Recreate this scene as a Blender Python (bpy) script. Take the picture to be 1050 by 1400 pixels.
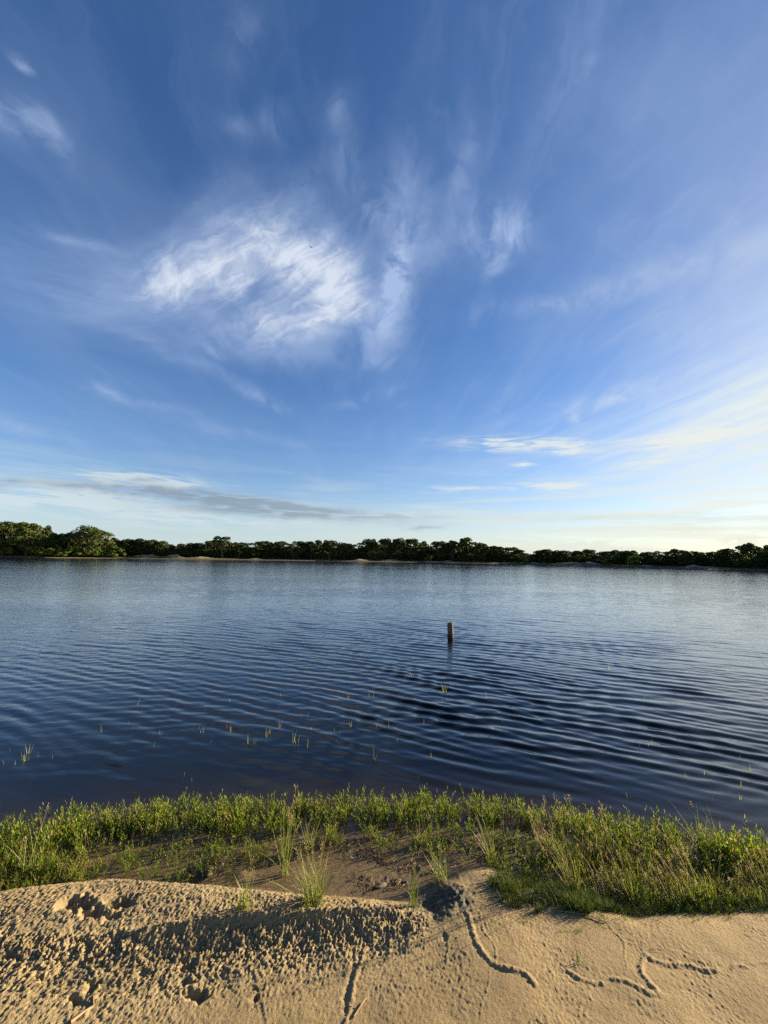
import bpy, math, random
import numpy as np
from mathutils import Matrix, Vector

scene = bpy.context.scene
for o in list(bpy.data.objects):
    bpy.data.objects.remove(o)

# ------------------------------------------------------------------ camera
CAM_H, FPX, PITCH, ROLL = 1.6, 540.0, math.radians(6.34), math.radians(0.87)
cam_data = bpy.data.cameras.new("camera")
cam_data.sensor_fit = 'VERTICAL'
cam_data.sensor_height = 24.0
cam_data.lens = FPX / 1400.0 * 24.0
cam_data.clip_start = 0.05
cam_data.clip_end = 4000.0
camera = bpy.data.objects.new("camera", cam_data)
scene.collection.objects.link(camera)
CAM_M = (Matrix.Translation((0, 0, CAM_H)) @ Matrix.Rotation(math.pi/2 + PITCH, 4, 'X')
         @ Matrix.Rotation(ROLL, 4, 'Z'))
camera.matrix_world = CAM_M
scene.camera = camera
CR = CAM_M.to_3x3()

def ray(px, py):
    return (CR @ Vector(((px - 525.0)/FPX, -(py - 700.0)/FPX, -1.0))).normalized()

def ground(px, py, z=0.0):
    d = ray(px, py)
    t = (z - CAM_H) / d.z
    return (d.x*t, d.y*t)

def horizon_py(px):
    return 760.0 + math.tan(ROLL)*(px - 525.0)

# ------------------------------------------------------------------ light
SUN_EL, SUN_AZ = math.radians(15.5), math.radians(68.0)   # azimuth measured from +Y towards +X
EXPOSURE = 1.8
sun_data = bpy.data.lights.new("sun", 'SUN')
sun_data.energy = 5.0
sun_data.angle = math.radians(0.53)
sun_data.color = (1.0, 0.84, 0.57)
sun = bpy.data.objects.new("sun", sun_data)
scene.collection.objects.link(sun)
sdir = Vector((math.sin(SUN_AZ)*math.cos(SUN_EL), math.cos(SUN_AZ)*math.cos(SUN_EL), math.sin(SUN_EL)))
sun.rotation_euler = (-sdir).to_track_quat('-Z', 'Y').to_euler()
sun.location = (20, 12, 15)

scene.cycles.use_denoising = False
vs = scene.view_settings
scene.display_settings.display_device = 'sRGB'
vs.view_transform = 'Standard'
vs.look = 'None'
vs.gamma = 1.0
vs.use_curve_mapping = False
vs.exposure = EXPOSURE

# ------------------------------------------------------------------ node expression helper
class NG:
    def __init__(self, tree):
        self.t = tree; self.n = tree.nodes; self.l = tree.links
    def put(self, sock, v):
        if isinstance(v, S): self.l.new(v.s, sock)
        elif v is not None:
            sock.default_value = v
    def math(self, op, a, b=None, c=None, clamp=False):
        nd = self.n.new('ShaderNodeMath'); nd.operation = op; nd.use_clamp = clamp
        for i, v in enumerate((a, b, c)):
            if v is not None: self.put(nd.inputs[i], v)
        return S(self, nd.outputs[0])
    def vec(self, x, y, z=0.0):
        nd = self.n.new('ShaderNodeCombineXYZ')
        for i, v in enumerate((x, y, z)): self.put(nd.inputs[i], v)
        return S(self, nd.outputs[0])
    def sep(self, v):
        nd = self.n.new('ShaderNodeSeparateXYZ'); self.put(nd.inputs[0], v)
        return [S(self, o) for o in nd.outputs]
    def noise(self, v, scale=1.0, detail=4.0, rough=0.5, dist=0.0, lac=2.0, color=False):
        nd = self.n.new('ShaderNodeTexNoise')
        if v is not None: self.put(nd.inputs['Vector'], v)
        nd.inputs['Scale'].default_value = scale; nd.inputs['Detail'].default_value = detail
        nd.inputs['Roughness'].default_value = rough; nd.inputs['Distortion'].default_value = dist
        nd.inputs['Lacunarity'].default_value = lac
        return S(self, nd.outputs['Color' if color else 'Fac'])
    def ramp(self, v, lo, hi, a=0.0, b=1.0, smooth=True):
        nd = self.n.new('ShaderNodeMapRange')
        if smooth: nd.interpolation_type = 'SMOOTHSTEP'
        self.put(nd.inputs[0], v)
        for i, q in ((1, lo), (2, hi), (3, a), (4, b)): self.put(nd.inputs[i], q)
        return S(self, nd.outputs[0])
    def mix(self, f, a, b):
        nd = self.n.new('ShaderNodeMix'); nd.data_type = 'RGBA'; nd.clamp_factor = True
        self.put(nd.inputs[0], f)
        for i, q in ((6, a), (7, b)):
            if isinstance(q, S): self.l.new(q.s, nd.inputs[i])
            else: nd.inputs[i].default_value = tuple(q) + (1.0,) if len(q) == 3 else q
        return S(self, nd.outputs[2])
    def attr(self, name, out='Fac'):
        nd = self.n.new('ShaderNodeAttribute'); nd.attribute_name = name
        return S(self, nd.outputs[out])
    def node(self, typ, **kw):
        nd = self.n.new(typ)
        for k, v in kw.items(): self.put(nd.inputs[k], v if not (isinstance(v, tuple) and len(v) == 3 and nd.inputs[k].type == 'RGBA') else v + (1.0,))
        return nd

class S:
    def __init__(self, g, s): self.g = g; self.s = s
    def __add__(self, o): return self.g.math('ADD', self, o)
    __radd__ = __add__
    def __sub__(self, o): return self.g.math('SUBTRACT', self, o)
    def __rsub__(self, o): return self.g.math('SUBTRACT', o, self)
    def __mul__(self, o): return self.g.math('MULTIPLY', self, o)
    __rmul__ = __mul__
    def __truediv__(self, o): return self.g.math('DIVIDE', self, o)
    def __rtruediv__(self, o): return self.g.math('DIVIDE', o, self)
    def __neg__(self): return self.g.math('MULTIPLY', self, -1.0)
    def pow(self, o): return self.g.math('POWER', self, o)
    def exp(self): return self.g.math('EXPONENT', self)
    def clamp(self): return self.g.math('ADD', self, 0.0, clamp=True)
    def max(self, o): return self.g.math('MAXIMUM', self, o)
    def min(self, o): return self.g.math('MINIMUM', self, o)

# ------------------------------------------------------------------ sky
world = bpy.data.worlds.new("World")
scene.world = world
world.use_nodes = True
wt = world.node_tree
wt.nodes.clear()
g = NG(wt)
SKY_STRENGTH = 0.05
KX = 1.0 / (2.0 ** EXPOSURE)           # cloud radiance is given as it should display

sky = g.n.new('ShaderNodeTexSky')
sky.sky_type = 'NISHITA'
sky.sun_disc = False
sky.sun_elevation = SUN_EL
sky.sun_rotation = SUN_AZ
sky.altitude = 0.0
sky.air_density = 1.0
sky.dust_density = 0.25
sky.ozone_density = 3.0

tc = g.n.new('ShaderNodeTexCoord')
dirv = S(g, tc.outputs['Generated'])
dx, dy, dz = g.sep(dirv)
RAD = 180.0 / math.pi
az = g.math('ARCTAN2', dx, dy) * RAD
el = g.math('ARCSINE', dz) * RAD
zz = dz.max(0.0) + 0.045
pu, pv = dx / zz, dy / zz             # a level cloud sheet seen from below

def px_azel(px, py):
    d = ray(px, py)
    return math.degrees(math.atan2(d.x, d.y)), math.degrees(math.asin(d.z))

def blob(px, py, rx, ry, rot=0.0, amp=1.0):
    """soft patch of cloud: centre, half sizes and tilt (degrees, anticlockwise) as angles on the sky"""
    a0, e0 = px_azel(px, py)
    c, s = math.cos(math.radians(rot)), math.sin(math.radians(rot))
    ax = px_azel(px + rx*c, py - rx*s); ay = px_azel(px - ry*s, py - ry*c)
    ce = math.cos(math.radians(e0))
    v1 = ((ax[0]-a0)*ce, ax[1]-e0); v2 = ((ay[0]-a0)*ce, ay[1]-e0)
    det = v1[0]*v2[1] - v1[1]*v2[0]
    # p and q: position along the two half axes, each one dot product with (az, el, 1)
    A = (ce*v2[1]/det, -v2[0]/det, (-a0*ce*v2[1] + e0*v2[0])/det)
    B = (-ce*v1[1]/det, v1[0]/det, (a0*ce*v1[1] - e0*v1[0])/det)
    return (A, B, amp)

def dotv(v, A):
    nd = g.n.new('ShaderNodeVectorMath'); nd.operation = 'DOT_PRODUCT'
    g.l.new(v.s, nd.inputs[0]); nd.inputs[1].default_value = A
    return S(g, nd.outputs['Value'])

def total(lst):
    v = g.vec(az_w, el_w, 1.0)
    acc = 0.0
    for A, B, amp in lst:
        p, q = dotv(v, A), dotv(v, B)
        r = g.math('MULTIPLY_ADD', p, p, q*q)
        acc = g.math('MULTIPLY_ADD', g.math('POWER', 1.0/math.e, r), amp, acc)
    return acc

# domain warp of the angular coordinates: ragged outlines
wv = g.vec(az*0.055, el*0.075, 0.0)
w1 = g.noise(wv, 1.0, 4.0, 0.55, color=True)
wx, wy, _ = g.sep(w1)
w2 = g.noise(g.vec(az*0.3, el*0.42, 3.0), 1.0, 5.0, 0.6, color=True)
w2x, w2y, _ = g.sep(w2)
az_w = az + (wx - 0.5)*5.0 + (w2x - 0.5)*2.0
el_w = el + (wy - 0.5)*3.6 + (w2y - 0.5)*1.6

# fibres: noise on the level sheet, drawn out away from the viewer, so it fans out overhead
fan = g.noise(g.vec(pu*2.6 + pv*0.25 + (wx-0.5)*0.8, pv*0.75 + (wy-0.5)*1.1, 0.3), 1.0, 7.0, 0.58, 0.35)
fan2 = g.noise(g.vec(pu*1.1 + pv*0.2, pv*0.55, 5.3), 1.0, 5.0, 0.55, 0.6)
# combed fibres of the large cirrus, running up to the right
c30, s30 = math.cos(math.radians(33)), math.sin(math.radians(33))
ru = (az_w*c30 + el_w*s30); rv = (el_w*c30 - az_w*s30)
comb = g.noise(g.vec(ru*0.085, rv*0.42, 1.7), 1.0, 9.0, 0.62, 0.9)
curl = g.noise(g.vec(az_w*0.13, el_w*0.16, 8.1), 1.0, 9.0, 0.62, 1.3)

fan3 = g.noise(g.vec(pu*7.5 + pv*0.8 + (wx-0.5)*1.6, pv*1.5 + (wy-0.5)*1.5, 6.6), 1.0, 8.0, 0.62, 0.5)
fan4 = g.noise(g.vec(pu*1.7 - pv*1.9 + (wx-0.5), pv*0.30 + pu*0.28, 9.2), 1.0, 9.0, 0.63, 0.35)
veil = g.ramp(fan2, 0.40, 0.78) * 0.15 + g.ramp(fan, 0.44, 0.78) * 0.19 + g.ramp(fan3, 0.48, 0.78) * 0.15
right = g.ramp(az, -25.0, 50.0, 0.45, 1.35)
rs = g.noise(g.vec((az*0.966 + el*0.259)*0.035, (el*0.966 - az*0.259)*0.62 + (w2y-0.5)*0.5, 12.0), 1.0, 9.0, 0.62, 0.25)
veil = veil * right + g.ramp(rs, 0.32, 0.68, 0.1, 1.25)*total([blob(1030, 585, 280, 62, 15, 0.55), blob(1100, 500, 260, 60, 14, 0.22), blob(780, 620, 200, 50, 8, 0.2)]) + g.ramp(fan4, 0.36, 0.66, 0.35, 1.35) * total([
    blob(1000, 330, 330, 200, 20, 0.12), blob(900, 140, 300, 170, 0, 0.10), blob(60, 330, 170, 110, -25, 0.2),
    blob(1060, 610, 300, 60, 15, 0.32), blob(1250, 500, 300, 140, 10, 0.25), blob(110, 400, 150, 50, -28, 0.16), blob(620, 300, 160, 130, 0, 0.05)])

big = total([blob(225, 385, 100, 44, 22, 0.5), blob(320, 325, 100, 62, 25, 0.48), blob(425, 335, 70, 44, -20, 0.85),
             blob(466, 398, 46, 50, 40, 1.2), blob(420, 445, 90, 32, 14, 0.85), blob(290, 368, 100, 36, 27, 0.42),
             blob(330, 395, 100, 55, 5, 0.55), blob(375, 370, 60, 40, 20, 0.35), blob(205, 400, 60, 22, 20, 0.3), blob(302, 276, 28, 32, -30, 0.3), blob(370, 350, 80, 45, 0, 0.25), blob(360, 430, 90, 30, 8, 0.3), blob(350, 470, 90, 22, -8, 0.3)])
hole = total([blob(352, 398, 22, 11, 45, 0.40)])
bigd = (big - hole).max(0.0) * (g.ramp(comb, 0.24, 0.78, 0.52, 1.02) * g.ramp(curl, 0.25, 0.75, 0.62, 1.0))

wisps = total([blob(538, 395, 20, 70, -8, 0.95), blob(505, 455, 26, 40, -35, 0.35), blob(690, 315, 46, 34, 20, 0.75), blob(675, 362, 22, 12, 45, 0.4),
               blob(20, 155, 55, 22, -25, 0.38), blob(78, 190, 12, 50, 30, 0.22), blob(30, 82, 14, 6, -35, 0.5),
               blob(805, 88, 20, 10, 45, 0.45), blob(330, 175, 22, 16, -30, 0.16), blob(375, 165, 20, 30, 10, 0.2), blob(475, 220, 20, 40, 0, 0.22), blob(420, 260, 30, 40, 10, 0.18), blob(560, 250, 30, 60, 5, 0.22), blob(590, 330, 50, 60, 0, 0.2), blob(510, 290, 26, 34, 20, 0.25), blob(625, 260, 12, 30, 0, 0.25),
               blob(465, 155, 16, 26, -10, 0.22), blob(635, 200, 14, 60, 0, 0.18), blob(600, 180, 12, 45, 25, 0.15),
               blob(100, 325, 60, 9, -18, 0.28), blob(200, 465, 120, 10, -24, 0.30), blob(300, 482, 20, 8, -30, 0.5),
               blob(330, 40, 30, 60, 0, 0.12), blob(360, 548, 50, 10, -22, 0.4), blob(150, 540, 18, 8, -35, 0.45),
               blob(190, 555, 60, 8, -12, 0.25), blob(500, 545, 40, 8, 18, 0.5), blob(530, 498, 40, 10, 5, 0.2),
               blob(730, 415, 190, 16, 15, 0.24), blob(400, 480, 110, 22, -4, 0.22), blob(30, 590, 90, 8, -14, 0.5), blob(345, 600, 90, 8, -8, 0.22),
               blob(820, 545, 200, 14, 18, 0.35), blob(950, 365, 180, 20, 18, 0.28), blob(1000, 510, 160, 14, 14, 0.35), blob(783, 575, 9, 8, 0, 0.5)])
wispd = wisps * g.ramp(curl, 0.32, 0.66, 0.1, 1.5) * g.ramp(fan, 0.35, 0.65, 0.55, 1.2)

# low, layered clouds near the horizon: long level streaks
st1 = g.noise(g.vec(az*0.045, el*0.75 + az*0.012, 2.0), 1.0, 7.0, 0.58, 0.5)
st2 = g.noise(g.vec(az*0.17, el*1.5 + az*0.04, 7.0), 1.0, 8.0, 0.62, 0.6)
lowband = g.ramp(el, 1.0, 16.0, 1.0, 0.0)
streak = g.ramp(st1, 0.42, 0.66)*1.3 * lowband * g.ramp(az, -40, 45, 0.65, 1.15)
az_w_keep, el_w_keep = az_w, el_w
az_w, el_w = az + (w2x-0.5)*4.0, el + (w2y-0.5)*1.3
alto = total([blob(700, 607, 75, 9, 0, 1.1), blob(770, 612, 45, 8, -8, 0.8), blob(920, 600, 85, 9, 7, 1.1), blob(720, 636, 24, 3, 2, 0.8),
              blob(960, 597, 60, 8, 12, 0.6), blob(900, 630, 80, 9, 12, 0.5), blob(760, 665, 52, 6, 0, 0.9), blob(650, 668, 80, 4, 2, 0.6), blob(905, 681, 20, 3, 0, 0.7),
              blob(200, 657, 75, 9, -5, 1.7), blob(150, 685, 100, 13, -8, 1.4), blob(50, 672, 120, 16, 0, 0.75), blob(300, 712, 260, 14, 0, 0.6), blob(20, 690, 80, 10, 0, 0.5)])
altod = alto * g.ramp(st2, 0.38, 0.60, 0.12, 1.35)
cumu = total([blob(790, 745, 60, 6, 3, 1.0), blob(850, 752, 50, 5, -8, 0.8), blob(1010, 740, 45, 7, 4, 1.1), blob(942, 725, 16, 3, -8, 0.8), blob(892, 718, 10, 2.4, -8, 0.5), blob(745, 742, 30, 5, 0, 0.5)])
cumud = cumu * g.ramp(g.noise(g.vec(az*0.5, el*1.4, 4.0), 1.0, 7.0, 0.6, 0.3), 0.40, 0.58, 0.0, 1.2)
grey = total([blob(160, 668, 110, 6, -3, 0.75), blob(300, 682, 110, 9, -6, 0.85), blob(400, 697, 130, 9, -6, 0.9), blob(320, 700, 90, 6, -4, 0.6),
              blob(200, 655, 22, 3, 0, 0.5), blob(560, 707, 60, 4, 0, 0.35), blob(580, 722, 24, 3, 4, 0.6), blob(790, 708, 110, 5, 0, 0.22), blob(980, 712, 100, 10, 0, 0.30), blob(5, 660, 26, 5, 0, 0.5)])
greyd = (grey * g.ramp(st2, 0.34, 0.60, 0.15, 1.35)).clamp()
az_w, el_w = az_w_keep, el_w_keep

haze_h = g.ramp(g.noise(g.vec(az*0.03, el*0.55, 11.0), 1.0, 5.0, 0.6, 0.4), 0.35, 0.65, 0.72, 1.22) * (el.max(0.0) * (-1.0/5.6)).exp()
cover_w = 1.0 - (1.0 - veil.clamp()) * (1.0 - bigd.clamp()*0.92) * (1.0 - wispd.clamp()*0.85)
cover_l = 1.0 - (1.0 - (streak*0.65).clamp()) * (1.0 - (haze_h*0.92).clamp()) * (1.0 - cumud.clamp()*0.8)

# glow of thin cloud towards the sun
sunv = S(g, g.n.new('ShaderNodeVectorMath').outputs[1])
vm = sunv.s.node; vm.operation = 'DOT_PRODUCT'
g.l.new(dirv.s, vm.inputs[0]); vm.inputs[1].default_value = tuple(sdir)
sang = g.math('ARCCOSINE', sunv.min(0.9999)) * RAD
glow = ((sang*sang) * (-1.0/(26.0*26.0))).exp()
warm = g.ramp(az, -30.0, 48.0)

bg_sky = g.node('ShaderNodeBackground', Strength=SKY_STRENGTH)
gm = g.n.new('ShaderNodeHueSaturation')
gm.inputs['Saturation'].default_value = 1.14
gm.inputs['Value'].default_value = 1.0
wt.links.new(sky.outputs[0], gm.inputs['Color'])
tint = g.n.new('ShaderNodeMix'); tint.data_type = 'RGBA'; tint.blend_type = 'MULTIPLY'
tint.inputs[0].default_value = 1.0; tint.inputs[7].default_value = (0.86, 0.86, 1.0, 1.0)
wt.links.new(gm.outputs[0], tint.inputs[6])
wt.links.new(tint.outputs[2], bg_sky.inputs['Color'])

def bgcol(col, strength=KX):
    nd = g.n.new('ShaderNodeBackground')
    if isinstance(col, S): g.l.new(col.s, nd.inputs[0])
    else: nd.inputs[0].default_value = tuple(col) + (1.0,)
    g.put(nd.inputs[1], strength)
    return nd
def mixsh(f, a, b):
    nd = g.n.new('ShaderNodeMixShader')
    g.put(nd.inputs[0], f)
    g.l.new(a.outputs[0], nd.inputs[1]); g.l.new(b.outputs[0], nd.inputs[2])
    return nd
lowr = g.ramp(az, 0.0, 42.0)*g.ramp(el, 40.0, 16.0)
cloud_hi = bgcol(g.mix(g.ramp(bigd, 0.3, 1.0), g.mix(lowr, (0.42, 0.55, 0.82), (0.76, 0.86, 0.90)), (0.74, 0.81, 0.93)))
low_col = g.mix(warm, (0.58, 0.72, 0.76), (0.84, 0.86, 0.74))
cloud_lo = bgcol(low_col)
cloud_gr = bgcol(g.mix(warm, (0.27, 0.34, 0.43), (0.52, 0.62, 0.62)))
cloud_gl = bgcol((1.0, 0.93, 0.70))
out = mixsh(cover_w, bg_sky, cloud_hi)
out = mixsh(cover_l.clamp(), out, cloud_lo)
out = mixsh(altod.clamp()*0.85, out, bgcol(g.mix(warm, (0.66, 0.76, 0.80), (0.84, 0.88, 0.84))))
out = mixsh(greyd*0.85, out, cloud_gr)
out = mixsh((glow*0.34).clamp(), out, cloud_gl)
wo = g.n.new('ShaderNodeOutputWorld')
wt.links.new(out.outputs[0], wo.inputs['Surface'])
world.cycles.sampling_method = 'MANUAL'
world.cycles.sample_map_resolution = 256

# ================================================================== numeric helpers
rng = np.random.default_rng(7)
PERM = rng.permutation(256)
GRAD = rng.normal(size=(256, 2)); GRAD /= np.linalg.norm(GRAD, axis=1, keepdims=True)

def perlin(x, y):
    xi = np.floor(x).astype(np.int64); yi = np.floor(y).astype(np.int64)
    xf = x - xi; yf = y - yi
    u = xf*xf*xf*(xf*(xf*6-15)+10); v = yf*yf*yf*(yf*(yf*6-15)+10)
    def gr(ix, iy, dx_, dy_):
        h = PERM[(PERM[ix & 255] + iy) & 255]
        return GRAD[h, 0]*dx_ + GRAD[h, 1]*dy_
    a = gr(xi, yi, xf, yf); b = gr(xi+1, yi, xf-1, yf)
    c = gr(xi, yi+1, xf, yf-1); d = gr(xi+1, yi+1, xf-1, yf-1)
    return (a*(1-u)+b*u)*(1-v) + (c*(1-u)+d*u)*v

def fbm(x, y, octaves=3, gain=0.5):
    t = 0; a = 1.0
    for i in range(octaves):
        t = t + a*perlin(x*2**i + 17.3*i, y*2**i + 9.1*i); a *= gain
    return t

def sstep(a, b, x):
    t = np.clip((x-a)/(b-a), 0, 1)
    return t*t*(3-2*t)

def seg_dist(X, Y, pts):
    """distance to a polyline and the run along it"""
    best = np.full(X.shape, 1e9); run = np.zeros(X.shape); acc = 0.0
    for (x0, y0), (x1, y1) in zip(pts[:-1], pts[1:]):
        L = math.hypot(x1-x0, y1-y0) + 1e-9
        t = np.clip(((X-x0)*(x1-x0)+(Y-y0)*(y1-y0))/L**2, 0, 1)
        d = np.hypot(X-(x0+t*(x1-x0)), Y-(y0+t*(y1-y0)))
        m = d < best
        best = np.where(m, d, best); run = np.where(m, acc+t*L, run); acc += L
    return best, run

def gp(pts, z=0.03):
    return [ground(a, b, z) for a, b in pts]

def interp_line(pts):
    """x -> y along a line given by points of the photograph's ground"""
    w = sorted(gp(pts, 0.0))
    xs = np.array([p[0] for p in w]); ys = np.array([p[1] for p in w])
    return lambda x: np.interp(x, xs, ys)

def smooth_poly(pts, n=5):
    P = [Vector((p[0], p[1])) for p in pts]
    P = [P[0]*2-P[1]] + P + [P[-1]*2-P[-2]]
    out = []
    for i in range(1, len(P)-2):
        for k in range(n):
            t = k/n
            q = 0.5*((2*P[i]) + (-P[i-1]+P[i+1])*t + (2*P[i-1]-5*P[i]+4*P[i+1]-P[i+2])*t*t + (-P[i-1]+3*P[i]-3*P[i+1]+P[i+2])*t**3)
            out.append((q.x, q.y))
    out.append((P[-2].x, P[-2].y))
    return out

# ------------------------------------------------------------------ mesh helpers
def new_mesh(name, verts, faces, smooth=False, attrs=None):
    """verts (n,3) array, faces (m,k) array of equal-sided polygons"""
    me = bpy.data.meshes.new(name)
    verts = np.asarray(verts, dtype=np.float32); faces = np.asarray(faces, dtype=np.int32)
    me.vertices.add(len(verts)); me.vertices.foreach_set('co', verts.ravel())
    m, k = faces.shape
    me.loops.add(m*k); me.loops.foreach_set('vertex_index', faces.ravel())
    me.polygons.add(m)
    me.polygons.foreach_set('loop_start', np.arange(0, m*k, k, dtype=np.int32))
    me.polygons.foreach_set('loop_total', np.full(m, k, dtype=np.int32))
    me.update(calc_edges=True)
    if smooth:
        me.polygons.foreach_set('use_smooth', np.ones(m, dtype=bool))
    for an, av in (attrs or {}).items():
        at = me.attributes.new(an, 'FLOAT', 'POINT')
        at.data.foreach_set('value', np.asarray(av, dtype=np.float32).ravel())
    me.validate()
    return me

def link(name, me, mat=None, parent=None, loc=None):
    o = bpy.data.objects.new(name, me)
    if mat is not None and me is not None and not me.materials:
        me.materials.append(mat)
    scene.collection.objects.link(o)
    if parent is not None: o.parent = parent
    if loc is not None: o.location = loc
    return o

def tag(o, label=None, cat=None, group=None, kind=None):
    if label: o['label'] = label
    if cat: o['category'] = cat
    if group: o['group'] = group
    if kind: o['kind'] = kind
    return o

def grid_faces(nr, nc):
    i = np.arange(nr-1)[:, None]*nc + np.arange(nc-1)[None, :]
    return np.stack([i, i+1, i+nc+1, i+nc], axis=-1).reshape(-1, 4)

class Tris:
    """collects triangles/quads as triangles with a per-vertex tint value"""
    def __init__(self): self.v = []; self.f = []; self.t = []; self.n = 0
    def add(self, v, f, t=0.5):
        v = np.asarray(v, dtype=float); f = np.asarray(f, dtype=int)
        self.v.append(v); self.f.append(f + self.n); self.n += len(v)
        self.t.append(np.full(len(v), t) if np.isscalar(t) else np.asarray(t, dtype=float))
    def mesh(self, name, smooth=True):
        return new_mesh(name, np.concatenate(self.v), np.concatenate(self.f), smooth, {'tint': np.concatenate(self.t)})

def tube(T, path, radii, sides=5, t=0.5, cap=True):
    path = [Vector(p) for p in path]
    n = len(path); vs_ = []; ref = Vector((0.31, 0.95, 0.1))
    for i, p in enumerate(path):
        d = (path[min(i+1, n-1)] - path[max(i-1, 0)]).normalized()
        a = d.cross(ref).normalized(); b = d.cross(a)
        for k in range(sides):
            an = 2*math.pi*k/sides
            vs_.append(p + (a*math.cos(an) + b*math.sin(an))*radii[i])
    fs = []
    for i in range(n-1):
        for k in range(sides):
            a0 = i*sides+k; a1 = i*sides+(k+1) % sides
            fs += [(a0, a1, a1+sides), (a0, a1+sides, a0+sides)]
    if cap:
        c = len(vs_); vs_.append(path[-1])
        fs += [(c-sides+k, c-sides+(k+1) % sides, c) for k in range(sides)]
    T.add([tuple(v) for v in vs_], fs, t)

# ================================================================== materials
def new_mat(name):
    m = bpy.data.materials.new(name); m.use_nodes = True
    m.node_tree.nodes.clear()
    return m, NG(m.node_tree)

def out_surface(g_, sh):
    o = g_.n.new('ShaderNodeOutputMaterial'); g_.l.new(sh.outputs[0], o.inputs['Surface']); return o

def mixs(g_, f, a, b):
    nd = g_.n.new('ShaderNodeMixShader'); g_.put(nd.inputs[0], f)
    g_.l.new(a.outputs[0], nd.inputs[1]); g_.l.new(b.outputs[0], nd.inputs[2]); return nd

def bump(g_, h, strength, dist):
    nd = g_.n.new('ShaderNodeBump'); nd.inputs['Strength'].default_value = strength
    nd.inputs['Distance'].default_value = dist; g_.l.new(h.s, nd.inputs['Height'])
    return S(g_, nd.outputs[0])

def principled(g_, col, rough=0.8, spec=0.3, normal=None):
    nd = g_.n.new('ShaderNodeBsdfPrincipled')
    if isinstance(col, S): g_.l.new(col.s, nd.inputs['Base Color'])
    else: nd.inputs['Base Color'].default_value = tuple(col)+(1.0,)
    g_.put(nd.inputs['Roughness'], rough); g_.put(nd.inputs['Specular IOR Level'], spec)
    if normal is not None: g_.l.new(normal.s, nd.inputs['Normal'])
    return nd

def objco(g_):
    return S(g_, g_.n.new('ShaderNodeTexCoord').outputs['Object'])

def make_sand_mat():
    m, g_ = new_mat("sand")
    P = objco(g_)
    wet = g_.attr('wet'); mud = g_.attr('mud'); clump = g_.attr('clump')
    n1 = g_.noise(P, 3.0, 4.0, 0.6)
    n2 = g_.noise(P, 60.0, 3.0, 0.6)
    n3 = g_.noise(P, 420.0, 2.0, 0.7)
    n4 = g_.noise(P, 1200.0, 1.0, 0.5)
    dry = g_.mix(g_.ramp(n1, 0.35, 0.65), (0.222, 0.158, 0.077), (0.268, 0.194, 0.098))
    dry = g_.mix(g_.ramp(n2, 0.40, 0.72)*0.40, dry, (0.17, 0.11, 0.05))
    dry = g_.mix(g_.ramp(n3, 0.50, 0.75)*0.45, dry, (0.46, 0.36, 0.21))
    dry = g_.mix(g_.ramp(n4, 0.60, 0.72)*0.5, dry, (0.10, 0.075, 0.05))
    dry = g_.mix(clump*0.30, dry, (0.27, 0.22, 0.125))
    wc = g_.mix(g_.ramp(n2, 0.3, 0.7), (0.078, 0.052, 0.024), (0.135, 0.095, 0.048))
    col = g_.mix(wet, dry, wc)
    mc = g_.mix(g_.ramp(n2, 0.35, 0.65), (0.030, 0.026, 0.016), (0.085, 0.068, 0.040))
    col = g_.mix(mud, col, mc)
    rough = g_.math('MULTIPLY_ADD', wet.max(mud*0.8), -0.5, 0.92)
    hgt = n2*0.4 + g_.noise(P, 190.0, 3.0, 0.65)*(0.6 + clump*1.0) + n3*0.5 + n4*0.2
    nrm = bump(g_, hgt, 0.75, 0.005)
    out_surface(g_, principled(g_, col, rough, 0.25, nrm))
    return m

def make_far_bank_mat():
    m, g_ = new_mat("far_bank_soil")
    P = objco(g_)
    sandy = g_.attr('sandy'); grassy = g_.attr('grassy')
    n1 = g_.noise(P, 0.8, 5.0, 0.65); n2 = g_.noise(P, 3.0, 4.0, 0.6)
    soil = g_.mix(g_.ramp(n2, 0.35, 0.65), (0.035, 0.036, 0.018), (0.075, 0.062, 0.032))
    sand = g_.mix(n2, (0.20, 0.16, 0.12), (0.30, 0.25, 0.195))
    gr = g_.mix(n2, (0.06, 0.085, 0.018), (0.13, 0.14, 0.035))
    col = g_.mix(grassy, soil, gr)
    col = g_.mix((sandy + (n1-0.5)*0.9*(sandy*(1.0-sandy)*4.0)).clamp(), col, sand)
    out_surface(g_, principled(g_, col, 0.9, 0.2, bump(g_, n2, 0.6, 0.3)))
    return m

def make_leaf_mat(name, dark, light, trans=0.35, dry=(0.30, 0.21, 0.09), gloss=0.35, dry_lo=0.93):
    m, g_ = new_mat(name)
    t = g_.attr('tint')
    P = objco(g_)
    rnd = S(g_, g_.n.new('ShaderNodeObjectInfo').outputs['Random'])
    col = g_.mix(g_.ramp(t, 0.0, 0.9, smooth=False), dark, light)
    col = g_.mix(g_.ramp(t, dry_lo, dry_lo+0.03), col, dry)
    col = g_.mix(rnd*0.35, col, tuple(c*0.62 for c in dark))
    pr = principled(g_, col, 0.62, gloss*0.6)
    tr = g_.n.new('ShaderNodeBsdfTranslucent')
    tc_ = g_.n.new('ShaderNodeMix'); tc_.data_type = 'RGBA'; tc_.blend_type = 'MULTIPLY'
    tc_.inputs[0].default_value = 1.0; tc_.inputs[7].default_value = (1.25, 1.35, 0.55, 1)
    g_.l.new(col.s, tc_.inputs[6]); g_.l.new(tc_.outputs[2], tr.inputs['Color'])
    out_surface(g_, mixs(g_, trans, pr, tr))
    return m

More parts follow.
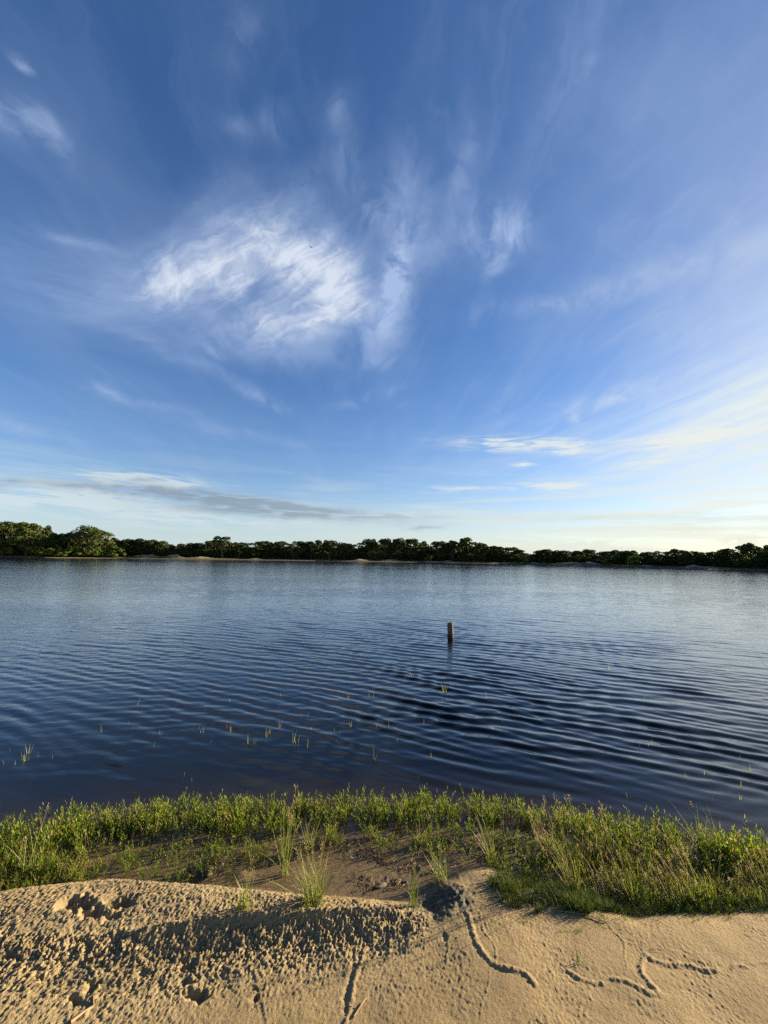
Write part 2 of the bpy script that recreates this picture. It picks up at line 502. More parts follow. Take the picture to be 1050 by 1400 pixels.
def make_bark_mat(name, a, b, scale=12.0):
    m, g_ = new_mat(name)
    P = objco(g_); x, y, z = g_.sep(P)
    st = g_.noise(g_.vec(x*4.0, y*4.0, z*0.6), scale, 6.0, 0.65)
    sp = g_.noise(P, scale*5, 3.0, 0.6)
    col = g_.mix(g_.ramp(st*0.7 + sp*0.3, 0.35, 0.65), a, b)
    out_surface(g_, principled(g_, col, 0.85, 0.25, bump(g_, st, 0.9, 0.01)))
    return m

def make_water_mat():
    m, g_ = new_mat("lake_water")
    geo = g_.n.new('ShaderNodeNewGeometry')
    pos = S(g_, geo.outputs['Position'])
    x, y, z = g_.sep(pos)
    depth = g_.attr('depth'); fine = g_.attr('fine'); calm = g_.attr('calm')
    # small ripples the mesh does not carry
    warp = g_.noise(pos, 0.35, 2.0, 0.5)
    r1 = g_.noise(g_.vec(x*0.55 + y*0.22, y*1.25 - x*0.15, 0.0), 3.4, 5.0, 0.55, 0.4)
    r2 = g_.noise(g_.vec(x*0.8 + y*0.1, y*1.3, 4.0), 11.0, 4.0, 0.6, 0.3)
    patch = g_.ramp(g_.noise(g_.vec(x*0.05, y*0.13, 2.0), 1.0, 3.0, 0.5), 0.35, 0.65, 0.65, 1.1)
    b1 = g_.n.new('ShaderNodeBump'); b1.inputs['Distance'].default_value = 0.15
    g_.put(b1.inputs['Strength'], (fine*patch).clamp()); g_.l.new(r1.s, b1.inputs['Height'])
    r3 = g_.noise(g_.vec(x*0.5 + y*0.1, y*1.0, 9.0), 0.9, 4.0, 0.6, 0.3)
    b3 = g_.n.new('ShaderNodeBump'); b3.inputs['Distance'].default_value = 0.25
    g_.put(b3.inputs['Strength'], g_.attr('swell')); g_.l.new(r3.s, b3.inputs['Height']); g_.l.new(b3.outputs[0], b1.inputs['Normal'])
    b2 = g_.n.new('ShaderNodeBump'); b2.inputs['Distance'].default_value = 0.0065
    g_.put(b2.inputs['Strength'], (calm*patch).clamp()); g_.l.new(r2.s, b2.inputs['Height']); g_.l.new(b1.outputs[0], b2.inputs['Normal'])
    nrm = b2.outputs[0]
    fr = g_.n.new('ShaderNodeLayerWeight'); fr.inputs['Blend'].default_value = 0.5; g_.l.new(nrm, fr.inputs['Normal'])
    fc = S(g_, fr.outputs['Facing']).clamp()
    refl = (0.008 + (fc.pow(4.3)*(1.0 + 0.8*fc.pow(4.0))).min(0.98)).clamp()
    gl = g_.n.new('ShaderNodeBsdfGlossy'); g_.put(gl.inputs['Roughness'], g_.attr('rough')); g_.l.new(nrm, gl.inputs['Normal'])
    # the body of the lake: clear over the shelf, tea-dark where it deepens
    tr = g_.n.new('ShaderNodeBsdfTransparent'); tr.inputs['Color'].default_value = (0.86, 0.80, 0.66, 1)
    df = g_.n.new('ShaderNodeBsdfDiffuse'); df.inputs['Color'].default_value = (0.0012, 0.0022, 0.0036, 1)
    murk = 1.0 - (depth * -10.0).exp()
    body = mixs(g_, murk, tr, df)
    out_surface(g_, mixs(g_, refl, body, gl))
    return m

M_SAND = make_sand_mat()
M_FAR = make_far_bank_mat()
M_WATER = make_water_mat()
M_HERB = make_leaf_mat("herb_leaf", (0.018, 0.042, 0.004), (0.235, 0.29, 0.026), 0.38)
M_TURF = make_leaf_mat("turf_blade", (0.014, 0.032, 0.005), (0.10, 0.14, 0.018), 0.3)
M_GRASS = make_leaf_mat("grass_blade", (0.06, 0.095, 0.014), (0.22, 0.25, 0.05), 0.32, dry=(0.42, 0.33, 0.17))
M_SEED = make_leaf_mat("seed_head", (0.16, 0.11, 0.06), (0.40, 0.29, 0.17), 0.3, dry=(0.45, 0.33, 0.2))
M_TREE = make_leaf_mat("tree_leaf", (0.022, 0.034, 0.008), (0.055, 0.070, 0.016), 0.18, dry=(0.10, 0.09, 0.03), gloss=0.2)
M_TREE_OLIVE = make_leaf_mat("olive_tree_leaf", (0.036, 0.050, 0.010), (0.088, 0.108, 0.024), 0.22, dry=(0.18, 0.15, 0.05), gloss=0.2)
M_BUSH = make_leaf_mat("bush_leaf", (0.06, 0.095, 0.014), (0.14, 0.17, 0.028), 0.25, gloss=0.2)
M_DEAD = make_leaf_mat("dead_stalk", (0.10, 0.06, 0.03), (0.34, 0.24, 0.13), 0.1, dry=(0.5, 0.4, 0.25))
M_BARK = make_bark_mat("bark", (0.05, 0.04, 0.03), (0.14, 0.11, 0.08), 3.0)
M_POST = make_bark_mat("post_wood", (0.045, 0.032, 0.022), (0.15, 0.105, 0.07), 9.0)
M_POSTWET = make_bark_mat("wet_post_wood", (0.025, 0.018, 0.012), (0.06, 0.042, 0.028), 9.0)

# ================================================================== the near bank
WL = interp_line([(-400, 1150), (-120, 1143), (0, 1136), (100, 1126), (200, 1116), (300, 1110), (400, 1107), (530, 1100), (650, 1103), (800, 1122), (900, 1138), (1050, 1163), (1250, 1195), (1500, 1230)])
BACK = interp_line([(-400, 1250), (0, 1232), (60, 1222), (160, 1212), (300, 1222), (400, 1232), (500, 1238), (590, 1240), (625, 1200), (660, 1185), (700, 1205), (760, 1215), (850, 1245), (950, 1240), (1050, 1235), (1400, 1250)])
# inner edge of the weeds on the left, where the shallow pool opens
RIDGE = smooth_poly(gp([(90, 1290), (180, 1282), (215, 1278), (300, 1266), (400, 1258), (480, 1252), (560, 1247), (592, 1246)], 0.07))
RIDGE_X0, RIDGE_X1 = RIDGE[0][0], RIDGE[-1][0]
_rx = np.array([p[0] for p in RIDGE]); _ry = np.array([p[1] for p in RIDGE])

TUNNELS = [  # raised burrow trails on the sand: points, half width, height
    ([(612, 1212), (630, 1235), (642, 1262), (650, 1292), (662, 1315), (680, 1332), (705, 1340), (722, 1348), (735, 1364)], 0.0135, 0.016),
    ([(748, 1346), (758, 1337), (775, 1337), (795, 1350), (812, 1356), (827, 1357)], 0.011, 0.011),
    ([(834, 1350), (855, 1354), (872, 1362), (890, 1371), (908, 1372)], 0.013, 0.014),
    ([(903, 1370), (886, 1352), (877, 1338), (880, 1322), (884, 1314)], 0.013, 0.014),
    ([(882, 1312), (896, 1322), (915, 1327), (940, 1327), (958, 1332), (970, 1336), (985, 1335)], 0.014, 0.015),
    ([(1000, 1331), (1010, 1327), (1022, 1330)], 0.012, 0.012),
    ([(1022, 1326), (1040, 1323), (1070, 1319), (1100, 1322)], 0.010, 0.009),
    ([(656, 1250), (662, 1280), (676, 1302), (679, 1328)], 0.007, 0.006),
    ([(670, 1338), (668, 1360), (660, 1385), (656, 1410)], 0.005, 0.005),
    ([(606, 1272), (612, 1290), (612, 1312), (608, 1336)], 0.0045, 0.005),
    ([(822, 1252), (836, 1275), (853, 1295), (855, 1318), (859, 1340)], 0.0045, 0.006),
    ([(855, 1296), (880, 1300), (904, 1305)], 0.004, 0.004),
    ([(365, 1345), (360, 1372), (364, 1400)], 0.006, 0.007),
    ([(128, 1330), (132, 1360), (122, 1385), (108, 1404)], 0.010, 0.014),
    ([(258, 1300), (268, 1320), (262, 1345), (272, 1362)], 0.010, 0.012),
    ([(500, 1292), (493, 1318), (484, 1345), (480, 1375), (470, 1410)], 0.010, 0.010),
]
GROOVES = [([(484, 1318), (478, 1345), (472, 1370), (474, 1390)], 0.014, -0.013),
           ([(452, 1327), (480, 1322), (500, 1320)], 0.006, -0.007),
           ([(530, 1300), (522, 1330), (516, 1380)], 0.006, -0.003)]
PITS = [  # footprints and holes: centre, half sizes, depth
    (105, 1243, 0.062, 0.036, 0.055), (125, 1255, 0.038, 0.026, 0.04), (165, 1240, 0.055, 0.028, 0.05), (152, 1258, 0.03, 0.02, 0.018),
    (12, 1318, 0.03, 0.016, 0.02), (268, 1358, 0.035, 0.018, 0.028), (252, 1340, 0.022, 0.014, 0.016), (128, 1352, 0.024, 0.02, 0.022), (108, 1372, 0.026, 0.016, 0.020),
    (262, 1316, 0.035, 0.016, 0.018), (345, 1365, 0.016, 0.012, 0.018), (347, 1352, 0.012, 0.008, 0.012), (551, 1270, 0.018, 0.008, 0.012), (608, 1283, 0.018, 0.012, 0.008), (200, 1330, 0.02, 0.014, 0.012), (60, 1345, 0.024, 0.012, 0.010)]
MOUNDS = [(612, 1222, 0.10, 0.075, 0.030), (645, 1200, 0.09, 0.05, 0.02), (600, 1205, 0.05, 0.04, 0.012), (60, 1268, 0.22, 0.10, 0.018), (250, 1250, 0.2, 0.07, 0.012),
          (330, 1190, 0.05, 0.03, 0.016), (290, 1180, 0.10, 0.05, 0.018)]

def pos_of(px, py, z=0.05): return ground(px, py, z)

def base_height(X, Y):
    wl = WL(X); bk = BACK(X)
    # lake bed falling away from the weeds
    out_ = np.maximum(Y - wl, 0)
    bed = -0.035 - 0.19*out_**1.15
    bed = np.maximum(bed, -1.6)
    # shelf between weeds and bank
    w = np.clip((wl - Y)/np.maximum(wl-bk, 0.02), 0, 1)
    shelf = -0.035 + 0.034*sstep(0, 0.40, w) + 0.008*w + 0.004*fbm(X*5, Y*9, 2)
    h = np.where(Y > wl, bed, shelf)
    d = bk - Y                             # metres up the bank
    left = 1 - sstep(RIDGE_X1-0.42, RIDGE_X1+0.10, X)
    rise_r = 0.055*sstep(-0.06, 0.22, d) + 0.045*np.maximum(d, 0)
    rise_l = 0.040*sstep(-0.05, 0.10, d) + 0.035*np.maximum(d, 0)
    # sand shelf on the left with a little scarp on the camera side
    ry = np.interp(X, _rx, _ry) + 0.014*fbm(X*9, X*0+3.1, 3)
    inner = Y - ry
    keep = sstep(RIDGE_X0-0.1, RIDGE_X0+0.5, X)
    lip = np.exp(-((inner-0.004)/0.016)**2)*0.020*left*keep
    scarp = 0.030*left*(1 - keep*(1-sstep(-0.10, 0.0, inner)))*sstep(-0.05, 0.06, d) + lip
    rise = left*rise_l + (1-left)*rise_r + scarp
    return h + rise

def masks(X, Y):
    bk = BACK(X); wl = WL(X); d = bk - Y
    n = fbm(X*6, Y*6, 3)
    wet = 1 - sstep(-0.02, 0.055, d + 0.02*n)
    wet = np.maximum(wet, sstep(0.5, 1.5, Y - wl + 1))
    p = pos_of(606, 1232); q = pos_of(668, 1230)
    mud = np.exp(-(((X-p[0])/0.13)**2 + ((Y-p[1])/0.10)**2))*2.0
    mud = np.clip(mud*(0.75+1.3*fbm(X*22, Y*22, 3)), 0, 1)
    for (px, py, sx, sy, a) in [(275, 1192, .09, .05, 1.2), (300, 1170, .12, .05, 0.8), (585, 1192, .10, .05, 1.2), (540, 1205, .10, .035, 1.0), (700, 1205, .12, .05, 1.0), (760, 1175, .20, .05, 1.1), (640, 1165, .15, .04, 0.9),
                                (490, 1170, .08, .04, 0.7), (600, 1180, .14, .03, 0.9), (830, 1200, .15, .07, 1.1), (420, 1150, .5, .05, 0.9), (200, 1150, .5, .05, 0.9), (720, 1255, .16, .05, 0.8), (900, 1235, .4, .06, 0.8)]:
        c = pos_of(px, py, 0.0)
        mud = np.maximum(mud, np.clip(0.75*a*np.exp(-(((X-c[0])/sx)**2 + ((Y-c[1])/sy)**2))*(0.6+2.6*fbm(X*14+5, Y*20, 4)), 0, 1))
    # clumpy, pelleted sand on the left
    fade = np.interp(X, [pos_of(160, 1400)[0]-0.1, pos_of(330, 1345)[0], pos_of(480, 1300)[0], RIDGE_X1], [1.35, pos_of(330, 1350)[1], pos_of(470, 1300)[1], pos_of(590, 1252)[1]])
    cl = sstep(-0.26, 0.14, Y - fade + 0.12*fbm(X*3, Y*3, 2))*(1-sstep(RIDGE_X1-0.10, RIDGE_X1+0.02, X))*sstep(-0.01, 0.04, d)
    return wet, mud, cl

def inner_mask(X, Y): return Y - np.interp(X, _rx, _ry) - 0.01

def near_height(X, Y, detail=True):
    h = base_height(X, Y)
    wet, mud, cl = masks(X, Y)
    d = BACK(X) - Y
    h = h + 0.010*fbm(X*2.2+3, Y*2.2, 3)*sstep(-0.02, 0.2, d)
    if not detail: return h, wet, mud, cl
    for px, py, sx, sy, a in MOUNDS:
        c = pos_of(px, py, 0.03)
        e = ((X-c[0])/sx)**2 + ((Y-c[1])/sy)**2
        h = h + a*np.exp(-e)
    for lst, s_ in ((TUNNELS, 1), (GROOVES, 1)):
        for pts, hw, a in lst:
            w = smooth_poly(gp(pts, 0.06), 6)
            xs = [p[0] for p in w]; ys = [p[1] for p in w]; mg = hw*4
            sel = np.where((X > min(xs)-mg) & (X < max(xs)+mg) & (Y > min(ys)-mg) & (Y < max(ys)+mg))
            if len(sel[0]) == 0: continue
            x_, y_ = X[sel], Y[sel]; hw = hw*0.72; a = a*0.37
            jx = x_ + 0.007*fbm(x_*55, y_*55, 2); jy = y_ + 0.007*fbm(x_*55+31, y_*55, 2)
            dist, run = seg_dist(jx, jy, w)
            seg = 0.80 + 0.5*perlin(run*14, run*0+5.0) + 0.6*perlin(run*60, run*0+2.0) + 0.5*perlin(x_*110, y_*110)
            prof = np.exp(-(dist/hw)**2*1.3) - 0.22*np.exp(-((dist-hw*1.7)/(hw*0.6))**2)
            tot = w and sum(math.hypot(w[i+1][0]-w[i][0], w[i+1][1]-w[i][1]) for i in range(len(w)-1))
            taper = sstep(0, hw*1.5, run + hw*0.6)*sstep(0, hw*1.5, tot - run + hw*0.6)
            h[sel] += a*prof*np.clip(seg, 0.2, 1.4)*taper
    for px, py, sx, sy, a in PITS:
        c = pos_of(px, py, 0.07)
        x_ = X - c[0] + 0.035*perlin(X*24, Y*24) + 0.018*perlin(X*52, Y*52); y_ = Y - c[1] + 0.028*perlin(X*24+9, Y*24) + 0.014*perlin(X*52+9, Y*52)
        e = (x_/sx)**2 + (y_/sy)**2
        h = h - a*0.85*np.exp(-e*np.sqrt(e)) + 0.07*a*np.exp(-(np.sqrt(e)-1.5)**2*5)
    dry = sstep(0.0, 0.08, d)*(1-mud*0.5)
    # pitted surface of the smooth sand: small elongated knobs
    k1 = perlin(X*98 + 1.5*perlin(X*9, Y*9), Y*78); k2 = perlin(X*138, Y*118+7); k3 = perlin(X*40+2, Y*34); k1 = np.maximum(k1, -0.22); k3b = np.maximum(k3, -0.2)
    patch = 0.55 + 0.75*sstep(-0.3, 0.4, fbm(X*4, Y*4+8, 2))
    h = h + dry*(1-cl)*patch*(0.0024*k1 + 0.0013*k2 + 0.0014*k3b)
    # pellets
    c1 = perlin(X*92+0.9*k3, Y*78+0.9*k1); c2 = perlin(X*135+11, Y*118); c3 = perlin(X*17, Y*17+4); c4 = perlin(X*29, Y*27+4)
    pel = c1*0.0095 + c2*0.0075 + c3*0.006 + c4*0.0075 + 0.003*k2 + 0.005*np.maximum(c1, 0)
    below = 1.0
    h = h + cl*pel*(0.50+0.50*sstep(-0.30, -0.10, inner_mask(X, Y)))*np.where(inner_mask(X, Y) > 0, 0.56, 1.0 + 0.45*np.exp(-((inner_mask(X, Y)+.07)/.06)**2))
    h = h + mud*(0.010*perlin(X*40, Y*40) + 0.004*perlin(X*85, Y*85)) + wet*(1-mud)*0.0012*perlin(X*12, Y*50)
    return h, wet, mud, cl

def axis(lo, a, b, hi, step, grow):
    mid = np.arange(a, b, step)
    up = []; s_ = step; v = mid[-1]
    while v < hi: s_ = min(s_*grow, 25.0); v += s_; up.append(v)
    dn = []; s_ = step; v = mid[0]
    while v > lo: s_ = min(s_*grow, 25.0); v -= s_; dn.append(v)
    return np.array(dn[::-1] + list(mid) + up)

gx = axis(-260, -2.15, 2.15, 260, 0.0037, 1.09)
gy = axis(-60, 1.0, 2.35, 260, 0.0037, 1.09)
X, Y = np.meshgrid(gx, gy)
H, wet, mud, cl = near_height(X, Y)
ground_o = link("sandy_ground", new_mesh("sandy_ground", np.stack([X, Y, H], -1).reshape(-1, 3), grid_faces(*X.shape), True,
                {'wet': wet, 'mud': mud, 'clump': cl}), M_SAND)
tag(ground_o, "sandy bank in the foreground with burrow trails, running down under the lake", kind='structure')
_gx, _gy, _H = gx, gy, H

def hz(x, y):
    """ground height at a point, from the built sheet"""
    i = np.clip(np.searchsorted(_gx, x)-1, 0, len(_gx)-2); j = np.clip(np.searchsorted(_gy, y)-1, 0, len(_gy)-2)
    tx = (x-_gx[i])/(_gx[i+1]-_gx[i]); ty = (y-_gy[j])/(_gy[j+1]-_gy[j])
    return (_H[j, i]*(1-tx)+_H[j, i+1]*tx)*(1-ty) + (_H[j+1, i]*(1-tx)+_H[j+1, i+1]*tx)*ty

# ================================================================== the far shore line
SHORE_PX = [(-260, 757), (-120, 759.5), (0, 761.5), (75, 763), (150, 763.5), (250, 765), (350, 766), (430, 767), (525, 768.3), (600, 769.3), (700, 771), (780, 773), (850, 775), (920, 777), (985, 779), (1050, 781), (1150, 786), (1300, 797)]
SHORE = gp(SHORE_PX, 0.0)
SHORE = [(-170, 20), (-140, 52)] + SHORE + [(88, 18), (95, -10)]
_sh = np.array(SHORE); _sa = np.degrees(np.arctan2(_sh[:, 0], _sh[:, 1])); _sr = np.hypot(_sh[:, 0], _sh[:, 1])
_o = np.argsort(_sa); _sa, _sr = _sa[_o], _sr[_o]
def shore_r(a): return np.interp(a, _sa, _sr)

def px_bearing(px):
    x, y = ground(px, horizon_py(px)+9, 0.0)
    return math.degrees(math.atan2(x, y))

# ================================================================== the water
rr = [1.15]
while rr[-1] < 175: rr.append(rr[-1]*(1.0042 if rr[-1] < 12 else 1.0031 if rr[-1] < 60 else 1.008))
rr = np.array(rr); th = np.radians(np.arange(-66, 66.01, 0.26))
R_, T_ = np.meshgrid(rr, th, indexing='ij')
WX, WY = R_*np.sin(T_), R_*np.cos(T_)
edge = shore_r(np.degrees(T_)) + 1.5
dr_ = np.gradient(rr)[:, None]*np.ones_like(R_)
def wave(lam, ang, amp, bend, seed, sharp=0.0):
    """one train of ripples: length, direction of travel in degrees from +Y towards +X, height"""
    a = math.radians(ang)
    ph = (WX*math.sin(a) + WY*math.cos(a))
    ph = ph + bend*(fbm(WX*0.35+seed, WY*0.35, 2)) + 0.10*lam*fbm(WX*2.0, WY*2.0+seed, 2)
    env = 0.55 + 0.9*sstep(-0.45, 0.45, fbm(WX*0.45+seed*3, WY*0.6-seed, 3))
    env = env*(0.6+0.8*sstep(-0.3, 0.3, perlin(WX*0.8/lam*0.25+seed, WY*0.8/lam*0.25)))
    fade = sstep(2.2, 4.5, lam/dr_)
    k = 2*math.pi*ph/lam
    return amp*env*fade*(np.sin(k) + sharp*0.5*np.sin(2*k+0.4)*np.where(fade > .9, 1, 0.5))
reach = sstep(0.0, 1.6, WY - WL(np.clip(WX, -3, 3)))           # calmer close to the weeds
leftcalm = 0.55 + 0.45*sstep(-2.0, 1.2, WX + 0.25*(WY-3.0))
leftcalm = np.maximum(leftcalm, sstep(4.5, 8, R_))
Z = (wave(0.20, 21, 0.0042, 0.22, 1.0, 0.25) + wave(0.145, 28, 0.0023, 0.20, 2.0) + wave(0.27, 13, 0.0034, 0.25, 3.0)
     + wave(0.15, -14, 0.0014, 0.16, 4.0) + wave(0.125, 33, 0.0013, 0.12, 5.0) + wave(0.50, 24, 0.0017, 0.4, 6.0)
     + wave(0.085, 12, 0.0005, 0.1, 7.0) + (wave(0.95, 5, 0.0035, 0.5, 8.0) + wave(0.55, 38, 0.0035, 0.5, 9.0) + wave(0.70, -22, 0.004, 0.5, 10.0) + wave(0.42, 24, 0.003, 0.4, 11.0) + wave(0.33, -8, 0.0022, 0.4, 12.0))*sstep(5, 14, R_))
Z = Z*(0.12 + 0.88*reach)*leftcalm*(1.0 - 0.74*sstep(3.8, 15, R_))*0.92
Z = np.where(WY < WL(np.clip(WX, -3, 3)), Z*0.08, Z)
keepm = (R_ < edge)
depth = np.clip(-base_height(WX, WY), 0, 2)
depth = np.where(R_ > edge-4, np.minimum(depth, 0.5), depth)
fine = 0.08 + 0.06*sstep(6, 20, R_)
fine = fine*(0.25+0.75*reach)*np.maximum(leftcalm, 0.3)
swell = 0.05*sstep(14, 50, R_); roughw = 0.03 + 0.05*sstep(8, 70, R_)
calm = (0.35+0.65*reach)*(0.45+0.55*sstep(2.5, 8, R_))
idx = grid_faces(*R_.shape)
ok = keepm.ravel()[idx].all(axis=1)
water = link("lake_water", new_mesh("lake_water", np.stack([WX, WY, Z], -1).reshape(-1, 3), idx[ok], True,
             {'depth': depth, 'fine': fine, 'calm': calm, 'swell': swell, 'rough': roughw}), M_WATER)
tag(water, "dark blue rippled lake water stretching to the far shore", kind='structure')

# ================================================================== the far bank
aa = np.arange(-84, 84.01, 0.25)
off = np.array([-8, -4, -2, -1, -0.4, 0.2, 0.7, 1.2, 1.8, 2.5, 3.3, 4.2, 5.2, 6.5, 8, 10, 12.5, 16, 20, 26, 34, 45, 60, 85, 120, 200, 400, 900])
A_, O_ = np.meshgrid(aa, off, indexing='ij')
Rf = shore_r(A_) + O_ + 0.5*fbm(A_*0.35, O_*0+1.0, 3)*sstep(-1, 1, O_)*0
FX, FY = Rf*np.sin(np.radians(A_)), Rf*np.cos(np.radians(A_))
FZ = np.where(O_ < 0.2, -0.9+0.9*sstep(-8, 0.2, O_)-0.02, 0.0) + 0.14*sstep(0, 2.0, O_) + 0.16*sstep(2, 6, O_) + 0.5*sstep(6, 25, O_) + 0.15*fbm(FX*0.15, FY*0.15, 3)*sstep(2, 8, O_)
strip = 0.6*sstep(0.1, 0.5, O_)*(1-sstep(1.6, 2.6, O_))
sandy = 0.7*strip*np.interp(A_, [px_bearing(q) for q in (-150, 0, 120, 170, 300, 420, 560, 640, 1050)], [1.3, 1.3, 1.1, 0.4, 0.25, 0.4, 0.4, 0.1, 0.1])
DUNES = [(200, 26, 5.5, 0.9), (238, 20, 5.0, 1.0), (275, 22, 4.5, 0.5), (350, 15, 4, 0.35), (492, 20, 3.5, 0.6), (535, 26, 3.5, 0.6), (612, 16, 3.5, 0.45), (782, 32, 6.0, 0.5), (810, 18, 5, 0.7), (945, 14, 5.0, 0.4), (965, 22, 5.0, 0.3), (880, 20, 4.5, 0.25), (730, 10, 5, 0.3)]
for px, wpx, o0, hh in DUNES:
    b = px_bearing(px); wd = math.degrees(wpx/540.0)*0.5
    m_ = np.exp(-((A_-b)/wd)**2)*np.exp(-((O_-o0)/2.2)**2)
    FZ = FZ + hh*m_*(0.8+0.5*fbm(A_*2.0, O_*0.5, 2)); sandy = np.maximum(sandy, np.clip(m_*1.7-0.40+0.5*fbm(A_*3, O_*0.7, 3), 0, 1))
grassy = np.clip(sstep(1.2, 3.0, O_)*(1-sstep(7, 12, O_))*np.interp(A_, [px_bearing(q) for q in (-150, 0, 160, 200, 400, 1050)], [0.9, 1.0, 0.9, 0.5, 0.35, 0.25]), 0, 1)
far_bank = link("far_bank", new_mesh("far_bank", np.stack([FX, FY, FZ], -1).reshape(-1, 3), grid_faces(*A_.shape)[:, ::-1], True,
                {'sandy': sandy, 'grassy': grassy}), M_FAR)
tag(far_bank, "far lake shore with a thin beach strip and pale sand patches", kind='structure')
def far_z(bearing, o_):
    i = int(np.clip(round((bearing+84)/0.25), 0, len(aa)-1)); return float(np.interp(o_, off, FZ[i]))

# ================================================================== plants of the bank
def rot_mats(yaw, lean, lean_dir):
    """one 3x3 per plant: turn about z, then lean over towards lean_dir"""
    c, s = np.cos(yaw), np.sin(yaw); n = len(yaw)
    Rz = np.zeros((n, 3, 3)); Rz[:, 0, 0] = c; Rz[:, 0, 1] = -s; Rz[:, 1, 0] = s; Rz[:, 1, 1] = c; Rz[:, 2, 2] = 1
    ax = np.stack([-np.sin(lean_dir), np.cos(lean_dir), np.zeros(n)], -1)   # horizontal axis at right angles
    K = np.zeros((n, 3, 3)); K[:, 0, 1] = -ax[:, 2]; K[:, 0, 2] = ax[:, 1]; K[:, 1, 0] = ax[:, 2]; K[:, 1, 2] = -ax[:, 0]; K[:, 2, 0] = -ax[:, 1]; K[:, 2, 1] = ax[:, 0]
    I = np.eye(3)[None]
    Rl = I + np.sin(lean)[:, None, None]*K + (1-np.cos(lean))[:, None, None]*(K@K)
    return Rl @ Rz

def scatter_mesh(name, protos, which, pos, scale, mats, tints):
    V = []; F = []; T = []; base = 0
    for k, (pv, pf, pt) in enumerate(protos):
        sel = np.where(which == k)[0]
        if not len(sel): continue
        v = np.einsum('nij,vj->nvi', mats[sel], pv)*scale[sel][:, None, None] + pos[sel][:, None, :]
        f = pf[None] + (np.arange(len(sel))*len(pv))[:, None, None] + base
        V.append(v.reshape(-1, 3)); F.append(f.reshape(-1, 3)); T.append(np.clip(pt[None, :] + tints[sel][:, None], 0, 1).ravel())
        base += len(sel)*len(pv)
    return new_mesh(name, np.concatenate(V), np.concatenate(F), False, {'tint': np.concatenate(T)})

def arr(T):
    return np.concatenate(T.v), np.concatenate(T.f), np.concatenate(T.t)

R = random.Random(11)
def leaf(T, p, dirv_, side, L, W, t, droop=0.0):
    d = Vector(dirv_).normalized(); s_ = Vector(side).normalized(); n = d.cross(s_).normalized()
    p = Vector(p); mid = p + d*L*0.45
    tip = p + d*L + Vector((0, 0, -droop*L))
    up = n*W*0.35
    T.add([tuple(p), tuple(mid + s_*W*0.5 + up), tuple(tip), tuple(mid - s_*W*0.5 + up)], [(0, 1, 2), (0, 2, 3)], t)

def herb_proto(seed, h=0.13):
    R.seed(seed); T = Tris()
    n = 7; cx = R.uniform(-.02, .02); cy = R.uniform(-.02, .02)
    path = []
    for i in range(5):
        u = i/4; path.append((cx*u*u*2 + R.uniform(-.002, .002), cy*u*u*2 + R.uniform(-.002, .002), h*u))
    tube(T, path, [0.0018, 0.0016, 0.0014, 0.0012, 0.0008], 3, 0.25, False)
    P = [Vector(p) for p in path]
    k = R.randint(7, 11); a = R.uniform(0, 6.28)
    for i in range(k):
        u = 0.22 + 0.78*i/(k-1)
        j = min(int(u*4), 3); p = P[j].lerp(P[j+1], u*4-j)
        a += 2.4 + R.uniform(-.5, .5)
        el_ = R.uniform(0.75, 1.15) + 0.25*u
        d = Vector((math.cos(a)*math.cos(el_), math.sin(a)*math.cos(el_), math.sin(el_)))
        L = R.uniform(0.020, 0.036)*(1.0 - 0.3*u); W = L*R.uniform(0.20, 0.30)
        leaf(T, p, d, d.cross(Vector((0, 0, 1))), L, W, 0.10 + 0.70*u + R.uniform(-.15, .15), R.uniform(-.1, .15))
    if R.random() < 0.6:        # a side shoot
        j = R.choice([1, 2]); b = P[j]; a = R.uniform(0, 6.28)
        q = b + Vector((math.cos(a)*.016, math.sin(a)*.016, 0.03))
        tube(T, [b, (b+q)/2 + Vector((math.cos(a), math.sin(a), 0))*.004, q], [0.0012, 0.001, 0.0007], 3, 0.3, False)
        for i in range(5):
            u = i/4; a2 = a + i*2.2
            d = Vector((math.cos(a2)*.6, math.sin(a2)*.6, .85)); leaf(T, b.lerp(q, 0.4+0.6*u), d, d.cross(Vector((0, 0, 1))), 0.018, 0.006, 0.45+0.3*u)
    return arr(T)

def blade(T, base, ang, lean, L, W, t, segs=3, curve=0.8):
    p = Vector(base); d_h = Vector((math.cos(ang), math.sin(ang), 0)); s_ = Vector((-d_h.y, d_h.x, 0))
    vs_ = []; e = lean
    for i in range(segs+1):
        u = i/segs; w = W*(1-u**1.6)*0.5
        if i < segs: vs_ += [tuple(p + s_*w), tuple(p - s_*w)]
        else: vs_ += [tuple(p)]
        e2 = e + curve*u
        p = p + (d_h*math.sin(e2) + Vector((0, 0, 1))*math.cos(e2))*(L/segs)
    fs = []
    for i in range(segs-1):
        a = 2*i; fs += [(a, a+1, a+3), (a, a+3, a+2)]
    a = 2*(segs-1); fs += [(a, a+1, a+2)]
    T.add(vs_, fs, [min(1, t + 0.1*(i//2)) for i in range(len(vs_))])
    return p

def grass_proto(seed, n=6, L0=0.11, spread=0.5, W=0.0028, t0=0.3):
    R.seed(seed); T = Tris()
    for i in range(n):
        blade(T, (R.uniform(-.008, .008), R.uniform(-.008, .008), 0), R.uniform(0, 6.28), R.uniform(0, spread), L0*R.uniform(.55, 1.15), W*R.uniform(.7, 1.3), t0+R.uniform(-.2, .35), 3, R.uniform(0.1, 1.0))
    return arr(T)

